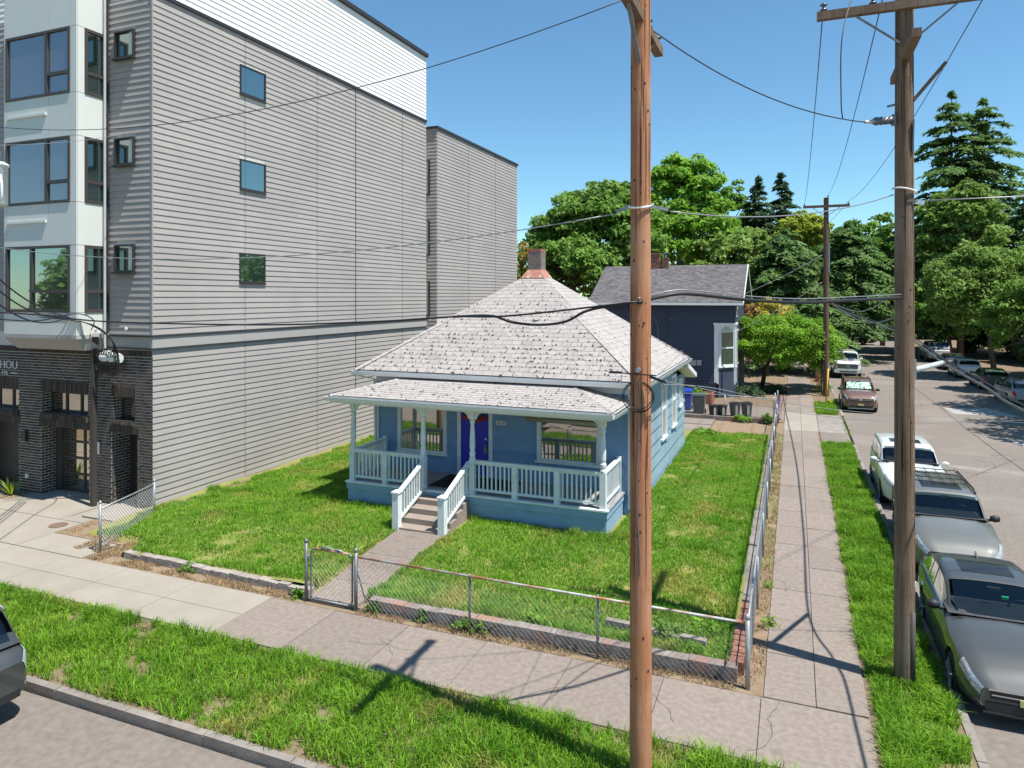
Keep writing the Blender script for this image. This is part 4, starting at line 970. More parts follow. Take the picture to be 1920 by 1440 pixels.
# meters and a pale conduit on the wall
for px, w_ in ((1300, .34), (1311, .26)): q = onY(px, 680, NY0 - .1); NBB(MB().box(q.x - w_ / 2, q.x + w_ / 2, NY0 - .16, NY0 - .03, q.z - .16, q.z + .16), 'meter_box', 'galv')
NBB(MB().tube([onY(1227, 595, NY0 - .04), onY(1233, 610, NY0 - .04), onY(1235, 640, NY0 - .04)], .02, 6), 'conduit', 'galv_dark')
NBB(MB().tube([onY(1251, 575, NY0 - .05), onY(1251, 625, NY0 - .05)], .035, 6), 'downspout', 'navy')

# raised cedar bed
RB = thing('raised_bed', 'red cedar raised bed full of leafy greens beside the navy house', 'planter', (-5.1, 40.2, 0))
for i in range(3):
    MB().box(-1.5, .85, -.6, -.55, .02 + i * .2, .21 + i * .2).build('board', 'cedar_box', RB); MB().box(.86, .91, -.6, .6, .02 + i * .2, .21 + i * .2).build('board', 'cedar_box', RB)
MB().box(-1.5, .85, .55, .6, .02, .6).build('board', 'cedar_box', RB); MB().box(.80, .90, -.64, -.54, 0, .72).build('post', 'cedar_box', RB); MB().box(-1.5, .84, -.55, .55, .4, .52).build('soil', 'earth', RB)

# bins
def bin_(name, label, x, y, m, w_=.52, h=1.0, rz=0, lid=None, group=None):
    t = thing(name, label, 'bin', (x, y, .11), rz, group)
    a, b_ = w_ / 2 * .82, w_ / 2
    MB().hexa([(-a, -a, .06), (a, -a, .06), (a, a, .06), (-a, a, .06), (-b_, -b_, h * .92), (b_, -b_, h * .92), (b_, b_, h * .92), (-b_, b_, h * .92)]).build('body', m, t)
    MB().hexa([(-b_ - .03, -b_ - .04, h * .925), (b_ + .03, -b_ - .04, h * .925), (b_ + .03, b_ + .05, h * .925), (-b_ - .03, b_ + .05, h * .925), (-b_, -b_, h), (b_, -b_, h), (b_ - .03, b_ - .03, h + .03), (-b_ + .03, b_ - .03, h + .03)]).build('lid', lid or m, t)
    for s_ in (-1, 1): MB().lathe([(.001, -.03), (.11, -.03), (.11, .03), (.001, .03)], (s_ * (a + .02), a + .05, .11), 12, 'x').build('wheel', 'tyre', t)
    MB().tube([(-b_, b_ + .06, h * .9), (b_, b_ + .06, h * .9)], .02, 6).build('handle', 'black_plastic', t)
bin_('wheelie_bin', 'bright blue recycling bin by the corner of the blue house', *ground(1287, 768, .1).xy, 'bin_blue', .56, 1.05)
bin_('wheelie_bin', 'dark green wheelie bin next to the blue one', *ground(1311, 775, .1).xy, 'bin_green', .60, .98)
def tub(x, y, r_, h, label, rz=0):
    t = thing('plant_tub', label, 'tub', (x, y, .11), rz, 'black tubs behind the rear wire fence')
    MB().lathe([(.001, 0), (r_ * .78, 0), (r_, h * .92), (r_ * 1.08, h * .92), (r_ * 1.08, h), (r_ * .96, h), (r_ * .9, h * .7), (.001, h * .7)], (0, 0, 0), 16).build('body', 'pot_black', t)
    MB().box(r_ * .82, r_ * .98, -.05, .05, .1, h * .85).build('pale_tag', 'trim_grey', t)
for k, px in enumerate((1338, 1354, 1378, 1400)):
    g = ground(px, 781, .1); tub(g.x, g.y, .24 if k < 2 else .27, .56 if k < 2 else .68, ('small black tub standing next to the dark green wheelie bin', 'small black tub, second from the green wheelie bin', 'tall black tub beside the two small ones', 'tall black tub at the open end of the row by the fence')[k], -1.2)

# ================================================================== wire fences
def chain(mb, p0, p1, z0, z1, pitch=.10, r_=.0020):
    p0, p1 = Vector((*p0, 0)), Vector((*p1, 0)); L = (p1 - p0).length; d = (p1 - p0).normalized(); h = z1 - z0; n = Vector((-d.y, d.x, 0))
    k = int((L + h) / pitch) + 1
    for s_ in (1, -1):
        for i in range(k):
            a = -h + i * pitch; u0, u1 = max(a, 0), min(a + h, L)
            if u1 - u0 < .01: continue
            if s_ > 0: za, zb = z0 + (u0 - a), z0 + (u1 - a)
            else: za, zb = z1 - (u0 - a), z1 - (u1 - a)
            q0, q1 = p0 + d * u0 + Vector((0, 0, za)) + n * .002 * s_, p0 + d * u1 + Vector((0, 0, zb)) + n * .002 * s_
            mb.tube([q0, q1], r_, 3, cap=False)
    return mb
FT = thing('wire_fence', 'front chain-link fence with a rust-streaked top rail', 'fence', (-4.2, 11.25, 0))
def FB(mb, name, m, parent=FT, **k): return mb.build(name, m, parent, world=True, **k)
FB(MB().tube([(-7.7, 11.25, 1.02), (-.66, 11.25, 1.0)], .021, 8), 'top_rail', 'rusty_pipe', smooth=True)
FB(chain(MB(), (-7.74, 11.25), (-.66, 11.25), .03, 1.0), 'mesh', 'galv_dark')
for px in (880, 1120): q = onY(px, 1000, 11.26); FB(MB().tube([(q.x, 11.27, -.1), (q.x, 11.27, 1.0)], .024, 8).lathe([(.03, 1.0), (.03, 1.03), (.01, 1.05)], (q.x, 11.27, 0), 8), 'post', 'galv_dark', smooth=True)
FB(MB().tube([(-.66, 11.25, -.1), (-.66, 11.25, 1.07)], .036, 10).lathe([(.042, 1.07), (.042, 1.10), (.02, 1.14)], (-.66, 11.25, 0), 10), 'corner_post', 'galv', smooth=True)
FB(MB().tube([(-7.76, 11.25, -.1), (-7.76, 11.25, 1.12)], .036, 10).lathe([(.042, 1.12), (.042, 1.15), (.02, 1.19)], (-7.76, 11.25, 0), 10), 'gate_post', 'galv_dark', smooth=True)
FB(MB().tube([(-8.92, 11.25, -.1), (-8.92, 11.25, 1.15)], .034, 10).lathe([(.04, 1.15), (.04, 1.18), (.02, 1.22)], (-8.92, 11.25, 0), 10), 'gate_post', 'galv_dark', smooth=True)
FB(MB().tube([(-7.6, 11.32, .2), (-7.74, 11.26, .75)], .012, 6), 'brace', 'galv_dark')
GT = thing('wire_gate', 'round-cornered chain-link gate with rusty top at the front walk', 'gate', (-8.35, 11.25, 0))
x0, x1, z0, z1, rr = -8.80, -7.84, .06, 1.05, .10; loop = []
for cxx, czz, a0 in ((x1 - rr, z0 + rr, -90), (x1 - rr, z1 - rr, 0), (x0 + rr, z1 - rr, 90), (x0 + rr, z0 + rr, 180)):
    for a in np.linspace(a0, a0 + 90, 5): loop.append((cxx + rr * math.cos(R(a)), 11.25, czz + rr * math.sin(R(a))))
h = len(loop); top = [p for p in loop if p[2] > .95]; 
MB().tube(loop + [loop[0]], .019, 8).build('frame', 'galv_dark', GT, smooth=True, world=True)
MB().tube([(x0 + .1, 11.25, z1 + .001), (x1 - .08, 11.25, z1 + .001)], .0215, 8).build('top_bar', 'rust_bar', GT, smooth=True, world=True)
chain(MB(), (x0 + .02, 11.25), (x1 - .02, 11.25), z0 + .02, z1 - .02).build('mesh', 'galv_dark', GT, world=True)
for z in (.3, .85): MB().box(-8.9, -8.79, 11.235, 11.265, z, z + .04).build('hinge', 'galv', GT, world=True)
MB().tube([(-8.55, 11.24, 1.09), (-8.4, 11.23, 1.13), (-8.3, 11.26, 1.07), (-8.15, 11.24, 1.10), (-8.05, 11.25, 1.07)], .018, 6).build('knotted_rag', 'galv', GT, smooth=True, world=True)
SF = thing('wire_fence', 'long chain-link fence running beside the side pavement', 'fence', (-.68, 20, 0))
sx = lambda y: -.66 - .10 * (y - 11.25) / 24
SFB = lambda mb, name, m, **k: mb.build(name, m, SF, world=True, **k)
SFB(MB().tube([(sx(y), y, 1.02 + .012 * math.sin(y)) for y in np.linspace(11.25, 34.5, 30)], .019, 8), 'top_rail', 'galv', smooth=True)
SFB(MB().tube([(sx(y) - .035, y, .55) for y in np.linspace(11.4, 30, 12)], .012, 6), 'tension_bar', 'rusty_pipe', smooth=True)
SFB(chain(MB(), (sx(11.25), 11.25), (sx(34.5), 34.5), .03, 1.0, .11), 'mesh', 'galv_dark')
for y in np.arange(14.2, 35, 2.9): SFB(MB().tube([(sx(y) + .02, y, -.1), (sx(y) + .02, y, 1.0)], .022, 6), 'post', 'galv', smooth=True)
for k, (x, y, h) in enumerate(((-.80, 34.7, 1.5), (-.70, 35.3, 1.55))): SFB(MB().tube([(x, y, -.1), (x - .03, y, h)], .03, 8), 'end_post', 'galv_dark', smooth=True)
RF = thing('wire_fence', 'rear chain-link fence in front of the bins', 'fence', (-3.5, 35.45, 0))
RFB = lambda mb, name, m, **k: mb.build(name, m, RF, world=True, **k)
RFB(MB().tube([(-9.5, 35.5, 1.12), (-6, 35.45, 1.16), (-3.1, 35.45, 1.18), (-.8, 35.4, 1.12)], .018, 8), 'top_rail', 'galv', smooth=True)
RFB(chain(MB(), (-9.5, 35.5), (-.8, 35.42), .14, 1.12, .12, .004), 'mesh', 'galv_dark')
for x in (-9.5, -6.2, -3.13, -.9): RFB(MB().tube([(x, 35.46, -.1), (x, 35.46, 1.2)], .03, 8), 'post', 'galv', smooth=True)
wall_run('low old concrete edging under the rear chain-link fence', (-9.5, 35.2), (-.95, 35.1), 6, .18, -.1, .2, 'concrete_wall')
LF = thing('wire_fence', 'short chain-link panel between forecourt and lawn', 'fence', (-15.5, 12.6, 0))
LFB = lambda mb, name, m, **k: mb.build(name, m, LF, world=True, **k)
pA, pB = Vector((-15.06, 11.55, 0)), Vector((-16.0, 13.85, 0))
for p, h in ((pA, 1.15), (pB, 1.0)): LFB(MB().tube([(p.x, p.y, -.1), (p.x, p.y, h)], .033, 8).lathe([(.04, h), (.04, h + .02), (.02, h + .06)], (p.x, p.y, 0), 8), 'post', 'galv', smooth=True)
LFB(MB().tube([(pA.x, pA.y, 1.02), (pB.x, pB.y, .92)], .02, 8), 'top_rail', 'galv', smooth=True)
LFB(chain(MB(), pA.xy, pB.xy, .12, .98, .10, .0032), 'mesh', 'galv_dark')
# cloth tied to the fence end
cl = thing('tied_cloth', 'faded purple cloth tied to the end of the side fence', 'cloth', (-.72, 34.55, 0))
P = [[(.1 * math.sin(3 * v + u) * .5 + u * .16 - .1 * v, .05 * math.cos(5 * u + v * 2), 1.45 - .85 * v - .1 * u) for u in np.linspace(0, 1, 6)] for v in np.linspace(0, 1, 9)]
MB().grid(P).build('cloth', 'cloth_purple', cl, smooth=True)
ym = thing('marker_pole', 'slim yellow marker pole at the kerb strip', 'pole', (*ground(1548, 757, 0).xy, 0))
MB().tube([(0, 0, -.1), (.14, 0, 1.95)], .035, 8).build('pole', 'yellow_paint', ym, smooth=True); MB().tube([(.14, 0, 1.95), (.16, 0, 2.35)], .022, 8).build('tip', 'steel', ym)
# ================================================================== utility poles
def pole(name, label, x, y, r0, r1, h, m, holes=0, lean=(0, 0)):
    t = thing(name, label, 'utility pole', (x, y, 0))
    n, k = 24, 18; P = []
    for i in range(k + 1):
        z = -.3 + (h + .3) * i / k; r_ = r0 + (r1 - r0) * i / k
        P.append([((r_ * (1 + .012 * math.sin(3 * a + i * .4))) * math.cos(a) + lean[0] * z, r_ * math.sin(a) + lean[1] * z, z) for a in np.linspace(0, 2 * math.pi, n + 1)[:-1]])
    b = MB().grid(P, True); b.f = [f[::-1] for f in b.f]; b.f.append(tuple(range(k * n, (k + 1) * n))); b.build('shaft', m, t, smooth=True)
    hb = MB()
    for i in range(holes):
        z = rng.uniform(.5, h - .3); a = R(rng.uniform(-175, -5)); r_ = r0 + (r1 - r0) * z / h
        c = Vector((math.cos(a) * r_ * .995 + lean[0] * z, math.sin(a) * r_ * .995, z)); nn = Vector((math.cos(a), math.sin(a), 0)); tt = Vector((-nn.y, nn.x, 0)); s_ = rng.uniform(.006, .014)
        ring = [c + nn * .004 + tt * s_ * math.cos(q) + Vector((0, 0, 1)) * s_ * 1.3 * math.sin(q) for q in np.linspace(0, 6.28, 9)[:-1]]
        hb.add(ring, [tuple(range(8))])
    # drying checks: long thin dark grooves
    for i in range(int(holes * .6)):
        z = rng.uniform(.8, h - 1.5); a = R(rng.uniform(-170, -10)); L = rng.uniform(.5, 2.0); pts = []
        for q in range(7):
            zz = z + L * q / 6; r_ = (r0 + (r1 - r0) * zz / h) * 1.0; a += rng.normal(0, .01); wd = .0045 * math.sin(math.pi * (q + .2) / 6.4)
            nn = Vector((math.cos(a), math.sin(a), 0)); tt = Vector((-nn.y, nn.x, 0)); pts.append((nn * (r_ + .003) + Vector((lean[0] * zz, lean[1] * zz, zz)), tt * wd))
        for (c0, w0), (c1, w1) in zip(pts[:-1], pts[1:]): hb.add([c0 - w0, c0 + w0, c1 + w1, c1 - w1], [(0, 1, 2, 3)])
    if holes: hb.build('knots_and_checks', 'pole_hole', t, kind='stuff')
    return t
def insul(parent, c, n=3, axis='z', r_=.055):
    prof = []
    for i in range(n): prof += [(.02, i * .08), (r_, i * .08 + .02), (r_, i * .08 + .035), (.022, i * .08 + .06)]
    return MB().lathe([(.001, 0)] + prof + [(.001, n * .08)], c, 12, axis).build('insulator', 'insulator', parent, smooth=True)
LPX, LPY = -1.76, 8.6; RPX, RPY = 1.585, 12.34
LP = pole('utility_pole', 'reddish-brown timber utility pole standing in front of the blue house', LPX, LPY, .137, .118, 10.4, 'pole_red', 46)
RP = pole('utility_pole', 'weathered dark brown utility pole in the side grass strip', RPX, RPY, .150, .126, 11.6, 'pole_brown', 40, (-.0, 0))
TPX, TPY = -14.62, 8.6
TP = pole('utility_pole', 'timber utility pole carrying the grey transformer', TPX, TPY, .14, .12, 10.6, 'pole_brown', 6)
fq = onY(1549, 400, 46.0); FPX, FPY = fq.x, 46.0
FP = pole('utility_pole', 'distant slim utility pole with one crossarm above the street tree', FPX, FPY, .17, .14, 11.9, 'pole_far', 0)
MB().box(-1.28, 1.28, -.22, -.12, 11.3, 11.45).build('crossarm', 'pole_far', FP)
for s_ in (-1, 1): MB().bar((s_ * .75, -.17, 11.3), (0, -.17, 10.75), .05, .03).build('brace', 'galv_dark', FP)
for x in (-1.2, .1, 1.2): insul(FP, (x, -.17, 11.45 if x != .1 else 11.9), 2, r_=.05)
MB().box(.12, .2, -.12, 0, 7.4, 9.2).build('conduit', 'galv', FP)
# left pole fittings
MB().box(-.06, .06, -1.25, 1.25, 9.35, 9.47).build('crossarm', 'pole_brown', LP)
for s_ in (-1, 1): MB().bar((0, s_ * .7, 9.37), (0, s_ * .1, 8.85), .05, .02).build('brace', 'galv_dark', LP)
for y in (-1.15, -.5, .5, 1.15): insul(LP, (0, y, 9.47), 2)
MB().tube([(.15 * math.cos(a), .15 * math.sin(a), 7.12 + .05 * math.sin(a)) for a in np.linspace(-3.4, .3, 14)], .014, 6).build('guy_wrap', 'steel', LP, smooth=True)
MB().bar((-.14, -.04, 7.1), (-.30, -.02, 7.05), .025, .035).build('clamp', 'galv', LP); MB().bar((.14, -.02, 7.1), (.34, 0, 7.05), .025, .035).build('clamp', 'galv', LP)
MB().bar((-.34, -.145, 5.06), (.22, -.145, 5.04), .014, .014).bar((.14, -.16, 5.03), (.34, -.15, 4.96), .026, .03).bar((-.36, -.15, 5.06), (-.2, -.15, 5.06), .024, .026).build('drop_clamp', 'black_plastic', LP)
MB().lathe([(.001, -.02), (.03, -.02), (.03, .02), (.001, .02)], (0, -.15, 5.1), 8, 'y').build('eye_bolt', 'galv', LP)
co = MB()
for r_, dz in ((.185, 0), (.165, .01), (.175, -.02)): co.tube([(r_ * 1.05 * math.sin(a), -.155 - .01 * math.cos(a * 3), 4.78 + dz + r_ * math.cos(a)) for a in np.linspace(.3, 5.9, 22)], .0055, 5)
co.build('cable_coil', 'wire_black', LP, smooth=True)
MB().tube([(.02 * math.sin(z * 3), -.142 + .0006 * z, z) for z in np.linspace(2.6, 5.0, 10)], .008, 5).build('ground_wire', 'galv_dark', LP)
# right pole fittings
MB().box(-1.25, 1.25, -.2, -.09, 10.4, 10.53).build('crossarm', 'pole_brown', RP)
MB().box(-.06, .06, -1.2, 1.2, 9.62, 9.74).build('crossarm', 'pole_brown', RP)
for s_ in (-1, 1): MB().bar((s_ * .7, -.15, 10.4), (s_ * .08, -.13, 9.9), .05, .02).build('brace', 'galv_dark', RP)
MB().bar((.12, -.02, 9.02), (.55, -.02, 9.55), .09, .05).build('timber_brace', 'pole_brown', RP)
for x in (-1.15, -.45, .45, 1.15): insul(RP, (x, -.145, 10.53), 2)
MB().bar((-.12, -.02, 8.98), (-.24, -.02, 8.96), .03, .03).build('bolt', 'galv_dark', RP); MB().box(-.18, -.12, -.08, .04, 8.66, 8.82).build('bracket', 'galv_dark', RP)
MB().bar((.10, -.10, 8.2), (.11, -.12, 8.7), .05, .02).build('tag_strip', 'galv_dark', RP)
MB().tube([(.165 * math.cos(a), .165 * math.sin(a), 7.63 - .04 * math.cos(a) + .02 * abs(math.sin(a))) for a in np.linspace(-3.5, .5, 14)], .014, 6).build('guy_wrap', 'lap_white', RP, smooth=True)
MB().bar((.14, -.05, 7.45), (.26, -.05, 7.42), .09, .06).build('clamp', 'steel', RP)
# strain insulator string towards the left pole
a, b_ = Vector((-.16, -.03, 8.74)), ray(1622, 229, 10.0) - Vector((RPX, RPY, 0))
for i in range(4):
    c = a.lerp(b_, .12 + .17 * i); dn = (b_ - a).normalized(); u = dn.cross(Vector((0, 0, 1))).normalized(); v = u.cross(dn); mb = MB(); 
    prof = [(.018, -.05), (.062, -.035), (.062, -.005), (.03, .02), (.018, .05)]
    P = [[c + dn * z + (u * math.cos(q) + v * math.sin(q)) * r_ for q in np.linspace(0, 6.283, 13)[:-1]] for r_, z in prof]
    mb.grid(P, True).build('strain_insulator', 'insulator', RP, smooth=True)
MB().tube([a.lerp(b_, .72), b_], [.03, .022], 8).build('strain_clamp', 'steel', RP, smooth=True)
cs = onX(1768, 680, 2.36) - Vector((RPX, RPY, 0))
MB().tube([(.15, 0, 4.86), cs], [.045, .04], 10).build('standoff_arm', 'pipe_grey', RP, smooth=True)
MB().box(.125, .158, -.05, .05, 4.70, 5.02).build('arm_plate', 'galv', RP)
MB().tube([(.10, -.105, -.2), (.098, -.10, 1.15)], .042, 8).build('cable_guard', 'bronze_frame', RP, smooth=True)
MB().box(.13, .155, -.06, -.02, 1.52, 1.60).build('tag', 'lap_white', RP); MB().box(.13, .155, -.06, -.02, 2.2, 2.28).build('tag', 'rust_flash', RP)
# transformer hangs on its pole
TR = thing('transformer', 'pale grey can transformer hung on its pole beside the bay windows', 'transformer', (TPX + .48, TPY + .0, 7.72))
MB().lathe([(.001, 0), (.24, 0), (.26, .03), (.26, .74), (.28, .75), (.28, .79), (.22, .83), (.05, .86), (.001, .86)], (0, 0, 0), 24).build('tank', 'transformer', TR, smooth=True)
MB().box(-.36, -.2, -.08, .08, .1, .18).box(-.36, -.2, -.08, .08, .6, .68).build('hanger', 'galv', TR)
for q in (.2, .9): MB().lathe([(.04, .84), (.06, .88), (.04, .92), (.055, .96), (.02, 1.05)], (.12 * math.cos(q * 4), .12 * math.sin(q * 4), 0), 10).build('bushing', 'insulator', TR, smooth=True)
MB().box(.22, .32, -.06, .04, .5, .66).build('arrester', 'galv', TR)
MB().tube([(.28, -.02, .62), (.36, -.04, .4), (.37, -.04, .15), (.3, -.04, .02), (.1, -.04, -.06), (-.2, -.02, -.06)], .022, 8).build('lead', 'lap_white', TR, smooth=True)
MB().tube([(.15, -.06, .02), (.14, -.06, -.25)], .03, 8).build('lead', 'galv_dark', TR)
for k in range(3): MB().tube([(.16, -.06, -.12), (.28 + .03 * k, -.08, -.3), (.38 - .04 * k, -.1, -.7 - .05 * k), (.25, -.1, -1.0), (-.1, -.06, -1.15), (-.4, 0, -1.15)], .012, 5).build('drip_lead', 'wire_black', TR, smooth=True)
# ================================================================== wires: each span is one thing
def spline(q, n=8):
    q = [Vector(a) for a in q]; pts = []
    for i in range(len(q) - 1):
        p0, p1, p2, p3 = q[max(i - 1, 0)], q[i], q[i + 1], q[min(i + 2, len(q) - 1)]
        for t_ in np.linspace(0, 1, n + 1)[:-1]: pts.append(.5 * ((2 * p1) + (p2 - p0) * t_ + (2 * p0 - 5 * p1 + 4 * p2 - p3) * t_ ** 2 + (3 * p1 - p0 - 3 * p2 + p3) * t_ ** 3))
    return pts + [q[-1]]
def sag(a, b, s_, n=20): a, b = Vector(a), Vector(b); return [a.lerp(b, t_) - Vector((0, 0, 4 * s_ * t_ * (1 - t_))) for t_ in np.linspace(0, 1, n)]
def wire(pts, r_, m, label, group=None, name='overhead_wire', n=6): return tag(MB().tube(pts, r_, n).build(name, m, smooth=True), label, 'wire', group)
# main black telephone bundle: transformer pole -> left pole -> right pole
tele = [Vector((TPX, TPY - .15, 5.72)), Vector((-12.6, LPY - .14, 5.66))]
tele += [ray(px, py, LPY / (CA + SA * (px - 960) / F_)) for px, py in ((200, 603), (480, 609), (700, 603), (850, 594))]
main = [p.copy() for p in tele] + [Vector((LPX - 1.7, LPY - .14, 5.74)), Vector((LPX, LPY - .16, 5.93))]
loopc = [p.copy() for p in tele[-1:]] + [ray(px, py, LPY / (CA + SA * (px - 960) / F_)) for px, py in ((920, 592), (960, 604), (1010, 609), (1060, 603), (1100, 583), (1150, 573), (1200, 567))]
wire(spline(main), .014, 'wire_black', 'black telephone cable from transformer pole to reddish pole, across the grey siding')
wire(spline(loopc), .019, 'wire_black', 'thick black cable dipping in a wavy slack loop before the pale roof')
mid = [Vector((LPX, LPY - .16, 5.92))] + [ray(px, py, d_) for px, py, d_ in ((1240, 556, 8.72), (1290, 551, 8.85), (1400, 562, 9.2), (1500, 567, 9.7), (1600, 563, 10.2), (1690, 558, 10.7))]
wire(spline(mid), .026, 'wire_black', 'lashed black cable bundle between the reddish and the weathered pole')
wire(spline([p + Vector((0, 0, .05)) for p in mid]), .008, 'wire_grey', 'steel strand lashed above the cable bundle between the two near poles')
# neutral / guy span, pale
g0 = ray(970, 423, 10.5)
wire(sag((TPX, TPY, 7.0), (LPX - .3, LPY, 7.03), .42), .008, 'wire_grey', 'thin pale wire crossing the middle of the grey siding to the reddish pole')
wire(sag((LPX + .36, LPY, 7.03), (RPX - .15, RPY, 7.58), .18), .009, 'wire_grey', 'pale steel wire joining the two near poles above the navy roof')
wire(sag((TPX, TPY, 9.3), (LPX, LPY - .5, 9.5), .62), .006, 'wire_black', 'high primary wire sagging before the grey building to the reddish pole')
wire(sag((LPX, LPY + .5, 9.5), b_ + Vector((RPX, RPY, 0)), .24), .008, 'wire_black', 'high wire from the reddish pole to the strain insulators')
jp = ray(1580, 222, 9.9)
wire(spline([jp, jp + Vector((-.02, 0, .28)), jp + Vector((.0, .1, 1.2)), (LPX + 2.6, LPY + 3, 10.6)]), .009, 'wire_black', 'hanging jumper wire with a clamp on the high span')
for k, (x, lab) in enumerate(((-1.2, 'distant wire climbing from the left arm tip of the slim pole'), (.1, 'distant wire climbing from the top of the slim pole'), (1.2, 'distant wire climbing from the right arm tip of the slim pole'))):
    wire(sag((FPX + x, FPY - .17, 11.62 if x != .1 else 12.05), (RPX + (-1.15, -.3, 1.15)[k], RPY - .14, 10.68), .55), .009, 'wire_black', lab)
wire(sag((FPX + 1.2, FPY, 11.62), (FPX - 2.2, FPY + 40, 11.0), .5), .012, 'wire_black', 'wire running on from the slim pole over the far trees')
# heavy bundle along the side street, held off by the pipe arm
sb_ = [(FPX, FPY - .2, 5.7)] + [ray(px, py, d_) for px, py, d_ in ((1575, 580, 33), (1625, 600, 24), (1696, 629, 16.5))] + [cs + Vector((RPX, RPY, 0)), ray(1850, 727, 10.3), ray(1925, 772, 8.9)] + [(3.0, 4.0, 4.55), (3.1, -6, 5.0)]
wire(spline(sb_, 10), .022, 'cable_dark', 'heavy grey cable bundle along the side street past the parked cars', n=10)
wire(spline([Vector(p) + Vector((.02, 0, .055)) for p in sb_], 10), .013, 'wire_black', 'black cable riding above the heavy grey bundle')
wire(spline([ray(1690, 558, 10.9), ray(1660, 563, 11.5), ray(1635, 578, 13), ray(1605, 584, 16), ray(1575, 575, 22), ray(1555, 566, 38)]), .012, 'cable_dark', 'slack cable loop from weathered pole towards the slim pole')
wire(spline([ray(1690, 592, 10.9), ray(1670, 598, 11.6), ray(1640, 605, 14), ray(1610, 600, 18), ray(1575, 580, 26), ray(1556, 566, 39)]), .012, 'cable_dark', 'lower slack cable loop between weathered and slim pole')
# service drops
wire(spline([(LPX + .3, LPY - .15, 4.98), ray(1340, 734, 10), ray(1480, 771, 12.5), ray(1640, 789, 16), ray(1780, 793, 20), ray(1950, 786, 26)]), .006, 'wire_grey', 'thin service wire from the reddish pole crossing the side street')
wire(spline([(LPX + .3, LPY - .15, 4.94), ray(1340, 728, 10), ray(1480, 757, 12.5), ray(1640, 775, 16), ray(1780, 783, 20), ray(1950, 795, 26)]), .006, 'wire_grey', 'second thin service wire crossing the side street below the first')
wire(spline([(LPX + .2, LPY - .1, 5.02), (-2.4, 15, 4.6), (-3.2, 22, 4.3), (X1 + .1, 26.8, 3.2)]), .005, 'wire_grey', 'thin drop wire from the reddish pole to the blue house side wall')
wire(sag((-7.0, 42.4, 4.6), (FPX, FPY, 8.6), .4), .012, 'wire_grey', 'pale drop wire from the navy house wall to the slim pole')
wire(sag((-6.2, 42.4, 2.6), (FPX, FPY, 7.0), .4), .010, 'wire_grey', 'lower pale drop wire across the navy house wall')
mast = Vector((-18.2, 13.95, 4.95))
for k, (z, e) in enumerate(((6.75, 0), (6.5, .1), (6.2, .2))):
    wire(sag((TPX - .1, TPY + .1, z), mast + Vector((-.45 + e, -.9, .62 - .1 * k)), .22 + .06 * k), .017, 'wire_black', ('upper', 'middle', 'lower')[k] + ' of three black drop cables sloping down past the bay to the service mast')
wire(spline([(TPX, TPY, 5.6), (-15.6, 10.4, 5.45), (-16.9, 12.3, 5.55), (-17.6, 13.3, 5.35), (-18.35, 13.8, 5.05)]), .014, 'wire_black', 'black cable hooked along the foot of the bay')
wire(sag((TPX, TPY, 8.9), (-17.2, 14.2, 10.6), .1), .006, 'wire_grey', 'thin wire slanting across the upper bay window')
wire(sag((1.6, 12.2, 7.45), (30, 22, 10.5), .5), .010, 'wire_grey', 'wire rising from the weathered pole over the right-hand trees')
